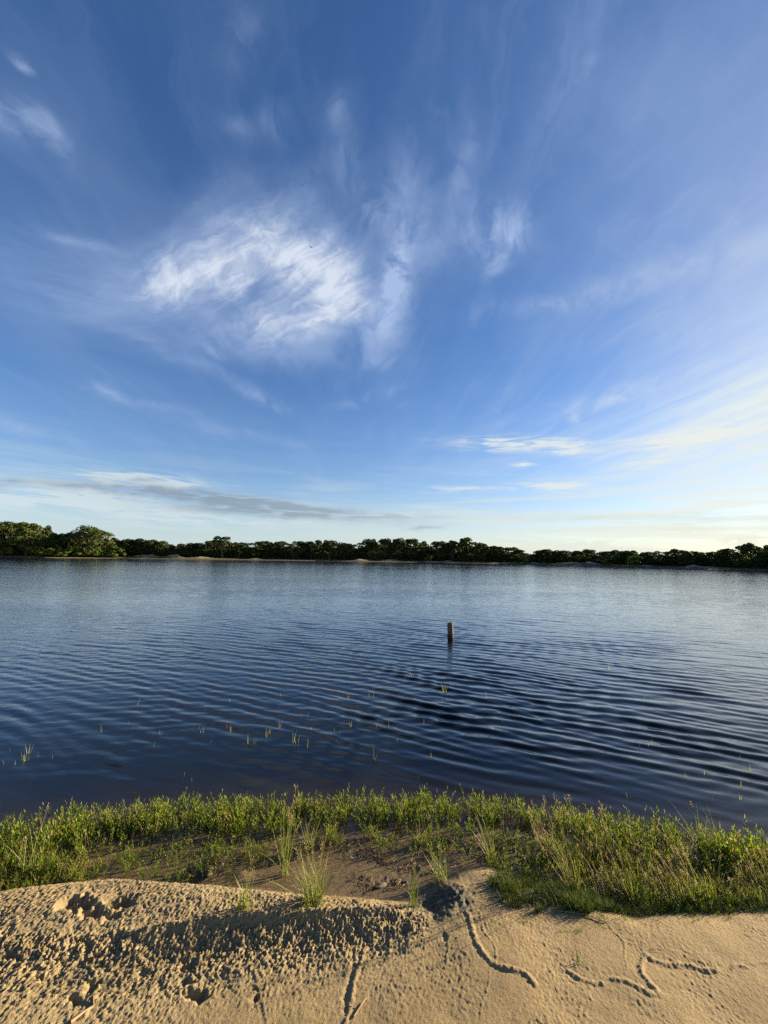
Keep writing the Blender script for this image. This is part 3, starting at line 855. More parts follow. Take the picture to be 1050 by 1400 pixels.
def head_on(T, p, d, L, t, n=10):
    """an open seed head: little spikelets round the top of the stalk"""
    d = Vector(d).normalized(); a = R.uniform(0, 6.28)
    o1 = d.cross(Vector((0.3, 0.2, 1))).normalized(); o2 = d.cross(o1)
    for i in range(n):
        u = i/(n-1); a += 2.4
        r = o1*math.cos(a) + o2*math.sin(a)
        q = Vector(p) + d*(L*(u-0.75)) + r*0.003*(1-u*.6)
        dd = (d*0.8 + r*R.uniform(.3, 1.0)).normalized()
        leaf(T, q, dd, dd.cross(d)+Vector((.01, 0, 0)), L*R.uniform(.22, .4), 0.0042, t + R.uniform(-.25, .25))

def stalk(TS, TH, base, ang, lean, L, t=0.5, head=True, curve=0.5):
    p = Vector(base); path = [p.copy()]; segs = 4
    for i in range(segs):
        e = lean + curve*(i/segs)**2
        p = p + Vector((math.cos(ang)*math.sin(e), math.sin(ang)*math.sin(e), math.cos(e)))*(L/segs); path.append(p.copy())
    tube(TS, path, [0.0013, 0.0012, 0.001, 0.0009, 0.0006], 3, t, False)
    if head: head_on(TH, p, path[-1]-path[-2], R.uniform(0.02, 0.036), R.uniform(.3, .7), R.randint(8, 12))

def stalk_proto(seed, L=0.2):
    R.seed(seed); T = Tris(); stalk(T, T, (0, 0, 0), 0.0, R.uniform(.05, .3), L, 0.75, True, R.uniform(.1, .6))
    for i in range(3): blade(T, (0, 0, 0), R.uniform(-1.5, 1.5), R.uniform(0.1, .5), L*R.uniform(.3, .6), 0.0026, .35, 3, R.uniform(.1, .8))
    return arr(T)

def pick(n, region, dens=None, seed=0):
    """n random spots of ground inside a region outlined on the photograph's ground plane"""
    r = np.random.default_rng(seed); poly = gp(region, 0.0)
    xs = [p[0] for p in poly]; ys = [p[1] for p in poly]
    got = []; cnt = 0
    PX = np.array(xs); PY = np.array(ys)
    while cnt < n:
        x = r.uniform(min(xs), max(xs), 4*n); y = r.uniform(min(ys), max(ys), 4*n)
        inside = np.zeros(len(x), bool); j = len(PX)-1
        for i in range(len(PX)):
            c = ((PY[i] > y) != (PY[j] > y)) & (x < (PX[j]-PX[i])*(y-PY[i])/(PY[j]-PY[i]+1e-12)+PX[i]); inside ^= c; j = i
        if dens is not None: inside &= r.random(len(x)) < dens(x, y)
        got.append(np.stack([x[inside], y[inside]], -1)); cnt += inside.sum()
    return np.concatenate(got)[:n], r

def settle(p, sink=0.004):
    return np.array([[x, y, hz(x, y)-sink] for x, y in p])

def plant_mass(name, label, protos, spots, r, mat, smin, smax, lean=(0, .3), ldir=None, tint=(-.1, .2), cat='plants'):
    n = len(spots); P3 = settle(spots)
    ld = r.uniform(0, 6.28, n) if ldir is None else r.normal(ldir, 0.5, n)
    M = rot_mats(r.uniform(0, 6.28, n), r.uniform(lean[0], lean[1], n), ld)
    sz = r.uniform(smin, smax, n)*(0.85+0.35*perlin(spots[:, 0]*5, spots[:, 1]*5+3))
    tn = r.uniform(tint[0], tint[1], n) + 0.25*perlin(spots[:, 0]*3+7, spots[:, 1]*3)
    tn = np.where(r.random(n) < 0.05, 1.0, np.minimum(tn, 0.0 + tint[1]))
    o = link(name, scatter_mesh(name, protos, r.integers(0, len(protos), n), P3, sz, M, tn), mat)
    return tag(o, label, cat, kind='stuff')

HERBS = [herb_proto(s) for s in range(24)]
SHORT = [grass_proto(100+s, 6, 0.06, 0.7, 0.0026) for s in range(10)]
LONG = [grass_proto(200+s, 5, 0.15, 0.5, 0.0030, 0.45) for s in range(10)]
STALKS = [stalk_proto(300+s, 0.19) for s in range(14)]

gap = lambda f, lo, hi, sd: (lambda x, y: 0.12 + 0.88*sstep(lo, hi, fbm(x*f+sd, y*f*1.4, 3)))
band, r1 = pick(3500, [(-150, 1138), (0, 1130), (60, 1122), (130, 1112), (200, 1108), (300, 1102), (400, 1100), (500, 1096), (560, 1094), (650, 1098), (730, 1108), (800, 1116), (900, 1134), (1050, 1158), (1200, 1186),
                       (1200, 1220), (1000, 1205), (900, 1190), (830, 1168), (770, 1146), (700, 1134), (640, 1134), (560, 1132), (500, 1128), (440, 1130), (380, 1146), (300, 1152), (230, 1148), (170, 1158), (125, 1176), (100, 1200), (70, 1214), (0, 1222), (-150, 1240)],
                gap(6.5, -0.30, 0.10, 1.0), 21)
plant_mass("shoreline_herbs", "dense band of small leafy green herbs growing upright along the water's edge", HERBS, band, r1, M_HERB, 0.42, 1.22, (0, .55), None, (-.12, .22), 'herbs')
thin, r2 = pick(640, [(110, 1200), (180, 1165), (300, 1160), (420, 1150), (560, 1140), (760, 1145), (860, 1180), (900, 1225), (700, 1215), (640, 1190), (560, 1170), (460, 1165), (420, 1180), (330, 1212), (260, 1215), (150, 1222)],
                gap(7.0, 0.0, 0.25, 3.0), 22)
plant_mass("sparse_herbs", "scattered single herb shoots on the wet brown sand behind the green band", HERBS, thin, r2, M_HERB, 0.35, 0.80, (0, .6), None, (-.05, .25), 'herbs')
rh, r3 = pick(1000, [(800, 1150), (900, 1165), (1050, 1190), (1250, 1225), (1250, 1262), (1050, 1246), (980, 1254), (900, 1254), (860, 1238), (800, 1190)], gap(6, -0.2, 0.12, 5.0), 23)
plant_mass("bank_herbs", "thick mixed green weeds on the right hand side of the bank", HERBS, rh, r3, M_HERB, 0.30, 0.72, (0, .6), None, (-.1, .2), 'weeds')
turf, r4 = pick(1500, [(678, 1218), (700, 1210), (760, 1216), (830, 1228), (880, 1235), (960, 1240), (1060, 1238), (1100, 1256), (1000, 1262), (930, 1262), (860, 1268), (830, 1262), (780, 1266), (730, 1262), (690, 1250)], gap(6, -0.4, 0.0, 7.0), 24)
plant_mass("short_turf_grass", "short dark green turf grass creeping over the sand at right", SHORT, turf, r4, M_TURF, 0.45, 1.1, (0, .6), None, (-.15, .12), 'grass')
tpatch, r4b = pick(1050, [(668, 1226), (690, 1208), (740, 1200), (800, 1210), (842, 1230), (850, 1262), (800, 1276), (750, 1272), (700, 1268), (672, 1248)], gap(11, -0.1, 0.3, 8.0), 34)
plant_mass("dark_turf_patch", "dense dark green turf patch just right of the mud mound", SHORT, tpatch, r4b, M_TURF, 0.45, 1.2, (0, .6), None, (-.22, .05), 'grass')
edge_, r5 = pick(260, [(700, 1262), (860, 1268), (960, 1262), (1060, 1256), (1060, 1275), (930, 1285), (820, 1305), (740, 1300), (700, 1285)], gap(9, 0.05, 0.35, 9.0), 25)
plant_mass("creeping_sprigs", "tiny green sprigs spreading thinly onto the dry sand", SHORT, edge_, r5, M_HERB, 0.22, 0.5, (0, .9), None, (-.05, .3), 'sprigs')
lg, r6 = pick(460, [(740, 1150), (800, 1160), (900, 1175), (1050, 1200), (1250, 1230), (1250, 1260), (1050, 1248), (900, 1256), (840, 1235), (780, 1210)], gap(5, -0.2, 0.2, 11.0), 26)
plant_mass("leaning_grass", "slender yellow green grass blades leaning left among the weeds", LONG, lg, r6, M_GRASS, 0.45, 1.05, (.15, .75), math.pi*0.93, (-.1, .3), 'grass')
sk, r7 = pick(330, [(730, 1145), (800, 1150), (900, 1165), (1050, 1190), (1250, 1220), (1250, 1258), (1050, 1244), (900, 1250), (820, 1245), (760, 1215)], gap(5, -0.3, 0.1, 13.0), 27)
plant_mass("seeding_grass", "thin grass stalks with brownish seed heads bending left over the weeds", STALKS, sk, r7, M_SEED, 0.45, 1.15, (.1, .75), math.pi*0.95, (-.1, .3), 'grass')
ll, r8 = pick(420, [(-150, 1150), (20, 1150), (60, 1170), (110, 1195), (60, 1222), (0, 1228), (-150, 1245)], gap(6, -0.3, 0.1, 15.0), 28)
plant_mass("yellow_grass", "bright yellow green grass tangled with herbs at the left edge of the bank", LONG, ll, r8, M_GRASS, 0.35, 0.95, (.0, .8), None, (-.05, .4), 'grass')
l2, r9 = pick(900, [(-150, 1180), (30, 1178), (110, 1188), (150, 1205), (100, 1222), (30, 1230), (-150, 1250)], gap(8, -0.3, 0.1, 17.0), 29)
plant_mass("low_creepers", "low light green creeping herbs where weeds meet sand at left", HERBS, l2, r9, M_HERB, 0.30, 0.6, (0, .8), None, (.05, .35), 'herbs')
lit, r10 = pick(600, [(250, 1205), (260, 1180), (320, 1165), (420, 1150), (560, 1145), (690, 1150), (850, 1185), (880, 1235), (760, 1212), (690, 1195), (640, 1175), (600, 1190), (560, 1212), (500, 1225), (480, 1205), (540, 1185), (440, 1170), (330, 1195)],
                gap(7, 0.0, 0.3, 19.0), 30)
def litter_proto(seed):
    R.seed(seed); T = Tris()
    for i in range(5):
        a = R.uniform(0, 6.28); p = Vector((R.uniform(-.02, .02), R.uniform(-.02, .02), R.uniform(.002, .012)))
        if R.random() < .5:
            q = p + Vector((math.cos(a), math.sin(a), R.uniform(-.1, .35)))*R.uniform(.012, .035); tube(T, [p, (p+q)/2+Vector((0, 0, .003)), q], [.0012, .001, .0006], 3, R.uniform(.1, .6), False)
        else:
            d = Vector((math.cos(a), math.sin(a), R.uniform(-.1, .5))); leaf(T, p, d, d.cross(Vector((.2, .1, 1))), R.uniform(.012, .022), R.uniform(.004, .008), R.uniform(0, .6))
    return arr(T)
plant_mass("plant_litter", "dark dead leaves and stems lying on the wet sand", [litter_proto(400+s) for s in range(10)], lit, r10, M_DEAD, 0.6, 1.3, (0, .3), None, (-.3, .1), 'litter')

drift, r11 = pick(110, [(-20, 1240), (160, 1215), (400, 1236), (590, 1244), (700, 1262), (1060, 1262), (1060, 1330), (640, 1400), (0, 1400)], gap(5, -0.1, 0.3, 23.0), 31)
plant_mass("sand_debris", "few tiny bits of dry stem and leaf scattered on the sand", [litter_proto(440+s) for s in range(6)], drift, r11, M_DEAD, 0.25, 0.6, (0, .3), None, (-.1, .4), 'litter')

cps = []; rc = np.random.default_rng(77)
for cpx, cpy, nn, sd in [(300, 1186, 34, .05), (345, 1172, 26, .05), (452, 1152, 30, .05), (505, 1146, 20, .04), (585, 1158, 30, .05), (690, 1160, 34, .06), (755, 1180, 40, .07), (815, 1200, 50, .08), (235, 1166, 24, .05), (175, 1184, 26, .06), (640, 1150, 24, .05), (270, 1200, 16, .04), (850, 1215, 40, .07)]:
    cx_, cy_ = ground(cpx, cpy, 0.0); cps.append(np.stack([rc.normal(cx_, sd, nn), rc.normal(cy_, sd*.6, nn)], -1))
plant_mass("herb_clumps", "small clumps of herbs creeping from the green band onto the wet brown sand", HERBS, np.concatenate(cps), rc, M_HERB, 0.35, 0.85, (0, .6), None, (-.1, .25), 'herbs')
sl, r12 = pick(150, [(0, 1140), (200, 1120), (400, 1108), (560, 1100), (760, 1120), (800, 1150), (600, 1135), (400, 1140), (200, 1152), (0, 1210)], gap(5, -0.1, 0.25, 29.0), 35)
plant_mass("band_seed_stalks", "thin stalks with brownish seed heads poking out of the green band", STALKS, sl, r12, M_SEED, 0.35, 0.85, (0, .5), None, (-.1, .3), 'grass')

# ------------------------------------------------------------------ single tufts one can point at
def tuft(px, py, n, h_px, spread, nst, label, seed, group=None, wide=0.02, ldir=None, drymix=0.15):
    R.seed(seed)
    x, y = ground(px, py, 0.03); z = hz(x, y); x, y = ground(px, py, z); z = hz(x, y)
    root = bpy.data.objects.new("grass_tuft", None); scene.collection.objects.link(root)
    root.location = (x, y, z - 0.004); root.empty_display_size = 0.05
    H_ = h_px*y/FPX
    TB, TS, TH = Tris(), Tris(), Tris()
    for i in range(n):
        a = R.uniform(0, 6.28) if ldir is None or R.random() < .35 else R.gauss(ldir, .5)
        t = .95+R.uniform(0, .05) if R.random() < drymix else .4+R.uniform(-.25, .4)
        rr_ = wide*math.sqrt(R.random()); b = R.uniform(0, 6.28)
        blade(TB, (rr_*math.cos(b), rr_*math.sin(b), 0), a, R.uniform(0, spread), H_*R.uniform(.3, .95), R.uniform(.0022, .0036), t, 4, R.uniform(.0, .9))
    tag(link("blades", TB.mesh("blades", False), M_GRASS, root), kind='stuff')
    for i in range(nst):
        a = R.uniform(0, 6.28) if ldir is None or R.random() < .4 else R.gauss(ldir, .4)
        stalk(TS, TH, (R.uniform(-wide, wide)*.6, R.uniform(-wide, wide)*.6, 0), a, R.uniform(0, spread*.75), H_*R.uniform(.75, 1.15), R.uniform(.6, .99), True, R.uniform(0, .4))
    if nst:
        tag(link("stalks", TS.mesh("stalks", False), M_GRASS, root), kind='stuff'); tag(link("seed_heads", TH.mesh("seed_heads", False), M_SEED, root), kind='stuff')
    return tag(root, label, "grass tuft", group or "grass tufts on the bank")
tuft(428, 1236, 110, 68, 1.2, 22, "largest pale green grass tuft with seed heads at the sand shelf edge", 1, wide=0.04)
tuft(388, 1196, 8, 66, .8, 16, "tall sparse tuft with reddish seed heads behind the largest tuft", 2, wide=.03, ldir=1.8)
tuft(334, 1244, 42, 50, .6, 4, "low grass tuft on dry sand, left of the largest tuft", 3, wide=.03)
tuft(565, 1241, 18, 60, .35, 3, "small upright tuft of thin blades at the right end of the sand ridge", 4, wide=.018)
tuft(603, 1204, 60, 44, 1.0, 4, "spreading yellow green tuft on top of the dark mud mound", 5, wide=.03, ldir=2.6)
tuft(672, 1182, 30, 70, .45, 4, "tuft of long straight blades leaning left beside the mud mound", 6, wide=.012, ldir=2.5, drymix=.35)
tuft(422, 1164, 26, 44, .4, 1, "small green tuft standing alone in the shallow brown pool", 7, wide=.018)
tuft(576, 1154, 34, 36, .6, 2, "small tuft at the back of the pool behind the mud mound", 8, wide=.02)
tuft(786, 1222, 16, 100, .5, 16, "tall tuft of straw coloured stalks rising from the dark turf patch", 9, wide=.03, ldir=2.4, drymix=.5)
tuft(985, 1180, 26, 78, .3, 0, "tall bright green blades standing above the weeds near right edge", 10, wide=.02, ldir=2.2, drymix=.05)
tuft(960, 1166, 14, 66, .45, 1, "few bright blades at the waterline just left of the tall blades", 11, wide=.012, ldir=2.4, drymix=.05)
tuft(40, 1205, 60, 74, .8, 4, "wide tuft of long arching blades near the left photo edge", 12, wide=.05)
tuft(790, 1318, 9, 26, .8, 0, "tiny pale tuft alone on the smooth dry sand at right", 13, wide=.006)

# ------------------------------------------------------------------ clods, stones and twigs
def lump(name, px, py, sx, sy, sz, mat, label, cat, seed):
    T = Tris(); R.seed(seed); me = None
    nu, nv = 14, 9; V = []
    for j in range(nv+1):
        ph = math.pi*j/nv
        for i in range(nu):
            a = 2*math.pi*i/nu; x, y, z = math.sin(ph)*math.cos(a), math.sin(ph)*math.sin(a), math.cos(ph)
            k = 1 + 0.55*float(perlin(np.array([x*1.9+seed]), np.array([y*1.9+z*1.3]))[0]) + 0.30*float(perlin(np.array([x*5+seed]), np.array([y*5-z*4]))[0])
            V.append((x*k*sx, y*k*sy, max(z, -.5)*k*sz))
    F = []
    for j in range(nv):
        for i in range(nu):
            a, b = j*nu+i, j*nu+(i+1) % nu; F += [(a, a+nu, b+nu), (a, b+nu, b)]
    x, y = ground(px, py, 0.0); o = link(name, new_mesh(name, V, F, True, {'wet': np.ones(len(V))*0.8, 'mud': np.full(len(V), .6)}), mat, loc=(x, y, hz(x, y)+sz*.25))
    o.rotation_euler = (0, 0, R.uniform(0, 3))
    return tag(o, label, cat)
lump("mud_clod", 519, 1214, .036, .016, .009, M_SAND, "brown wet mud clod beside dead stems in the shallow pool", "clod", 1)
0 and lump("mud_clod", 508, 1201, .022, .014, .012, M_SAND, "smaller mud clod just behind the brown one in the pool", "clod", 2)
lump("mud_clod", 543, 1207, .030, .014, .008, M_SAND, "dark mud clod between the pool and the mud mound", "clod", 3)
0 and lump("mud_clod", 488, 1222, .026, .016, .012, M_SAND, "flat dark clod against the sand ridge near largest grass tuft", "clod", 4)
lump("mud_clod", 286, 1196, .045, .018, .010, M_SAND, "dark rooty clod at the left end of the pool", "clod", 5)

def twig(pts, r0, label, seed, mat=None, dz=.004):
    R.seed(seed); P = []
    for a, b in pts:
        x, y = ground(a, b, .06); x, y = ground(a, b, hz(x, y)); P.append(Vector((x, y, hz(x, y)+dz)))
    c = P[0].copy(); T = Tris(); tube(T, [p-c for p in P], [r0*(1-.5*i/(len(P)-1)) for i in range(len(P))], 6, .8)
    if len(P) > 2:
        q = P[len(P)//2]-c; e = q + Vector((R.uniform(-.03, .03), R.uniform(.01, .03), .012)); tube(T, [q, (q+e)/2, e], [r0*.6, r0*.5, r0*.3], 5, .7)
    o = link("twig", T.mesh("twig"), mat or M_DEAD, loc=c); tag(o, label, "twig")
twig([(96, 1401), (112, 1388), (128, 1374), (134, 1366)], .0055, "pale broken twig lying on clumpy sand at bottom left", 1)
twig([(548, 1262), (556, 1264), (570, 1262)], .003, "short pale twig lying below the right end of the sand ridge", 2)
twig([(484, 1392), (494, 1376), (501, 1366)], .0025, "thin twig lying beside the groove at bottom centre", 3)
twig([(664, 1196), (688, 1190), (716, 1196), (738, 1210)], .003, "curved dark stem lying in the wet hollow right of the mound", 4)
twig([(760, 1246), (800, 1252), (828, 1262), (850, 1250)], .0022, "bent straw lying across the edge of the turf patch", 5)

# ------------------------------------------------------------------ sprouts standing in the water
SPR = [(9,1045,6),(16,1025,5),(21,1046,5),(33,1040,11),(36,1040,8),(39,1031,13),(55,1034,8),(75,1037,6),(139,1000,9),(150,982,3),(173,990,4),(186,965,10),(206,985,4),(208,1008,5),(209,1021,10),(218,1004,7),(252,1060,4),(256,911,4),(265,1067,6),(277,1002,8),
       (280,968,4),(289,1016,4),(310,995,6),(315,1000,8),(316,960,6),(333,904,4),(339,1017,14),(350,1016,9),(363,1008,12),(368,1003,9),(382,995,12),(384,952,6),(401,1016,16),(406,1016,14),(412,983,6),(419,981,6),(420,1022,12),(427,997,3),(457,1002,7),(465,1001,4),
       (460,1015,4),(476,955,7),(480,994,10),(505,954,9),(509,952,5),(513,996,5),(511,1039,19),(529,954,4),(532,992,6),(543,1013,5),(564,927,8),(570,1063,4),(580,989,6),(590,1035,7),(627,943,5),(630,977,5),(666,950,5),(674,980,3),(704,982,3),(686,987,3),
       (722,945,3),(787,1005,4),(833,917,8),(877,1022,6),(880,955,3),(886,1020,6),(891,1018,8),(885,1040,6),(861,1090,8),(938,1062,7),(961,1010,6),(963,1060,7),(971,1089,6),(1010,1038,7),(1027,1058,12),(1012,1094,8),(1013,1075,8)]
ORD = lambda n: ["first","second","third","fourth","fifth","sixth","seventh","eighth","ninth","tenth","eleventh","twelfth","thirteenth","fourteenth","fifteenth","sixteenth","seventeenth","eighteenth","nineteenth","twentieth"][n-1] if n <= 20 else "%dth" % n
zones = {}
for s_ in SPR:
    row = "nearest" if s_[1] > 1030 else "second" if s_[1] > 1008 else "third" if s_[1] > 985 else "farthest"
    zones.setdefault(row, []).append(s_)
tallest = {k: max(v, key=lambda q: q[2]) for k, v in zones.items()}
for row, lst in zones.items():
    lst.sort()
    for k, (px, py, hp) in enumerate(lst):
        R.seed(px*7+py); x, y = ground(px, py, 0.0); Hh = max(hp, 4)*y/FPX*1.1; T = Tris()
        nb = 1 if hp < 7 else R.choice([2, 3])
        for i in range(nb):
            blade(T, (R.uniform(-.006, .006), R.uniform(-.006, .006), -0.05), R.uniform(0, 6.28), R.uniform(0, .25), (Hh*R.uniform(.7, 1) if i else Hh)+0.05, max(.0042, y*.0011), R.uniform(.45, .9), 4, R.uniform(-.1, .4))
        o = link("water_sprout", T.mesh("water_sprout", False), M_GRASS, loc=(x, y, 0))
        look = "longest" if (px, py, hp) == tallest[row] else "slender" if hp >= 8 else "short"
        tag(o, f"{look} green sprout standing in water, {ORD(k+1)} from left in the {row} row", "sprout", "sprouts standing in the lake water")
# the brighter clump near the post
R.seed(5); x, y = ground(607, 946, 0.0); T = Tris()
for i in range(7): blade(T, (R.uniform(-.02, .02), R.uniform(-.02, .02), -.05), R.choice([.3, 2.0, 3.4]), R.uniform(0, .2), R.uniform(.12, .2)*.9, .010, R.uniform(.5, .85), 4, R.uniform(0, .3))
o = link("water_sprout", T.mesh("water_sprout", False), M_GRASS, loc=(x, y, 0)); tag(o, "thick bright green clump of blades in the water in front of the wooden post", "sprout", "sprouts standing in the lake water")

# ------------------------------------------------------------------ the post
px_, py_ = 616, 872
bx, by = ground(px_, py_, 0.0)
post = bpy.data.objects.new("wooden_post", None); scene.collection.objects.link(post); post.location = (bx, by, 0)
post.rotation_euler = (math.radians(-1.5), math.radians(-1.2), 0.3)
def post_mesh(name, z0, z1, r0, r1, rings, top):
    V = []; n = 20
    for j in range(rings+1):
        z = z0+(z1-z0)*j/rings; rad = r0+(r1-r0)*j/rings
        for i in range(n):
            a = 2*math.pi*i/n
            k = 1 + .09*float(perlin(np.array([math.cos(a)*1.5+2]), np.array([math.sin(a)*1.5+z*3]))[0]) + .05*float(perlin(np.array([math.cos(a)*6+2]), np.array([math.sin(a)*6+z*4]))[0]) + .04*math.cos(2*a)
            zz_ = z + (.010*math.cos(a+1) + .006*float(perlin(np.array([math.cos(a)*4.]), np.array([math.sin(a)*4.]))[0]) if (top and j == rings) else 0)
            V.append((rad*k*math.cos(a), rad*k*math.sin(a), zz_))
    F = []
    for j in range(rings):
        for i in range(n):
            a, b = j*n+i, j*n+(i+1) % n; F += [(a, b, b+n), (a, b+n, a+n)]
    if top:
        V.append((0, 0, z1-.006)); c = len(V)-1
        F += [(rings*n+i, rings*n+(i+1) % n, c) for i in range(n)]
    return new_mesh(name, V, F, True)
link("post_shaft", post_mesh("post_shaft", 0.075, 0.300, .058, .055, 8, True), M_POST, post)
wetp = link("wet_base", post_mesh("wet_base", -0.9, 0.077, .062, .060, 8, False), M_POSTWET, post); wetp['label'] = "dark wet foot of the post at the waterline"
tag(post, "weathered round wooden post standing alone in the lake", "post")

# ------------------------------------------------------------------ the bird high in the cloud
d = ray(425, 338); bird = bpy.data.objects.new("bird", None); scene.collection.objects.link(bird)
bird.location = Vector((0, 0, CAM_H)) + d*150; bird.rotation_euler = (0.1, 0.25, 0.6)
mb, gb = new_mat("dark_feathers"); out_surface(gb, principled(gb, gb.mix(gb.noise(objco(gb), 8.0), (0.015, 0.013, 0.012), (0.04, 0.035, 0.03)), 0.8, 0.2))
T = Tris(); tube(T, [(0, -.30, 0), (0, -.18, .0), (0, .0, .02), (0, .16, .02), (0, .24, .03), (0, .32, .02)], [.01, .035, .07, .06, .035, .006], 8)
T.add([(0, -.2, 0), (-.10, -.42, 0), (.10, -.42, 0)], [(0, 1, 2)])
link("body", T.mesh("body"), mb, bird)
for s_ in (-1, 1):
    V = []
    for i in range(6):
        u = i/5; x = s_*(.05+.68*u); z = .12*math.sin(u*2.0); c = .23*(1-u**2.2)+.03; sw = -.10*u*u
        V += [(x, .10+sw, z), (x, .10+sw-c, z-.01), (x, .10+sw-c*.3, z+.02)]
    F = []
    for i in range(5):
        a = 3*i
        for p, q in ((0, 2), (2, 1), (1, 0)): F += [(a+p, a+q, a+3+q), (a+p, a+3+q, a+3+p)]
    link("wing", new_mesh("wing", V, F, False), mb, bird)
tag(bird, "small dark bird gliding high in front of the largest white cloud", "bird")

# ================================================================== trees of the far shore
def tree_proto(seed, n=2300, low=0.12, lobes=17, leafs=0.040, flat=1.0, open_=0.0):
    """crown of leaf sprays on many lobes, one unit high and about one unit wide, and its trunk with limbs"""
    r = np.random.default_rng(seed); C = []; 
    for i in range(lobes):
        u = (i+.5)/lobes; z = low + (0.88-low)*r.random()**0.85
        prof = math.sqrt(max(0.05, 1-((z-0.50)/0.50)**2))*(0.36 if z > .3 else 0.40)
        a = i*2.4+r.uniform(-.5, .5); rad = prof*math.sqrt(r.uniform(.15, 1.0))
        C.append((rad*math.cos(a), rad*math.sin(a), z*flat, r.uniform(.10, .19)*(1-.35*max(0, z-.6))))
    C.append((r.uniform(-.08, .08), r.uniform(-.08, .08), .86*flat, .12))
    C = np.array(C)
    k = r.integers(0, len(C), n); dv = r.normal(size=(n, 3)); dv /= np.linalg.norm(dv, axis=1, keepdims=True)
    dv[:, 2] = np.where(r.random(n) < .6, np.abs(dv[:, 2]), dv[:, 2])
    rad = C[k, 3]*(0.72+0.38*r.random(n)**.6 )
    P = C[k, :3] + dv*rad[:, None]*np.array([1, 1, .82])
    nrm = dv + r.normal(size=(n, 3))*.55; nrm /= np.linalg.norm(nrm, axis=1, keepdims=True)
    t1 = np.cross(nrm, r.normal(size=(n, 3))); t1 /= np.linalg.norm(t1, axis=1, keepdims=True); t2 = np.cross(nrm, t1)
    s_ = leafs*r.uniform(.6, 1.35, n)[:, None]
    V = np.stack([P-t1*s_, P-t2*s_*.55+nrm*s_*.1, P+t1*s_, P+t2*s_*.55+nrm*s_*.1], 1).reshape(-1, 3)
    F = (np.arange(n)*4)[:, None, None] + np.array([[0, 1, 2], [0, 2, 3]])[None]
    V[:, 2] = np.clip(V[:, 2], 0.0, None)
    tn = np.repeat(np.clip(r.uniform(0, .8, n)*.6 + r.uniform(0, .4, len(C))[k], 0, .9), 4)
    crown = new_mesh("crown", V, F.reshape(-1, 3), False, {'tint': tn})
    T = Tris(); R.seed(seed)
    tube(T, [(0, 0, -.05), (R.uniform(-.01, .01), 0, .12), (R.uniform(-.02, .02), R.uniform(-.02, .02), .3), (R.uniform(-.04, .04), R.uniform(-.03, .03), .6)], [.030, .024, .020, .007], 7)
    for c in C[::3]:
        z0 = R.uniform(.14, .34); tube(T, [(0, 0, z0), (c[0]*.45, c[1]*.45, (z0+c[2])*.5-.02), tuple(c[:3])], [.013, .009, .003], 5)
    trunk = T.mesh("trunk"); trunk.materials.append(M_BARK)
    return crown, trunk

PR_DARK = [tree_proto(50+i, lobes=R.choice([15, 17, 20])) for i in range(7)]
PR_OPEN = [tree_proto(70, 1700, .34, 14), tree_proto(71, 1500, .40, 12)]
PR_OLIVE = [tree_proto(80, 4200, .05, 24, .030), tree_proto(81, 4200, .04, 26, .030), tree_proto(82, 4600, .04, 28, .028)]
PR_SHRUB = [tree_proto(90+i, 700, .10, 9, .075) for i in range(4)]
for lst, m_ in ((PR_DARK, M_TREE), (PR_OPEN, M_TREE), (PR_OLIVE, M_TREE_OLIVE), (PR_SHRUB, M_BUSH)):
    for c, t in lst: c.materials.append(m_)

TOPS = [(-400, 715), (-150, 710), (0, 712), (45, 714), (60, 722), (75, 728), (105, 728), (125, 721), (145, 733), (165, 737), (200, 734), (220, 739), (245, 743), (270, 741), (300, 734), (320, 742), (350, 740), (380, 738), (400, 740), (430, 737), (455, 739), (480, 742), (505, 737), (530, 735.5), (560, 737), (590, 741), (620, 737), (640, 736), (660, 741),
        (680, 745), (705, 751), (725, 753), (750, 750.5), (775, 753), (800, 752), (822, 752), (845, 751), (870, 751), (890, 754), (910, 750.5), (930, 750), (950, 754), (975, 754), (995, 749), (1015, 744), (1035, 742), (1060, 744), (1150, 738), (1400, 735)]
TX = [p[0] for p in TOPS]; TY = [p[1] for p in TOPS]

def plant_tree(proto, px, top, wpx, o_, name, label, cat, group, yaw):
    b = px_bearing(px); r_ = shore_r(b) + o_
    x, y = r_*math.sin(math.radians(b)), r_*math.cos(math.radians(b)); z0 = far_z(b, o_)
    h = (horizon_py(px)-top)*y/FPX + CAM_H - z0
    w = wpx*y/FPX
    root = bpy.data.objects.new(name, None); scene.collection.objects.link(root)
    root.location = (x, y, z0-.05); root.scale = (w, w, h); root.rotation_euler = (0, 0, yaw)
    link("crown", proto[0], None, root)
    if cat != 'shrub': link("trunk", proto[1], None, root)
    return tag(root, label, cat, group)

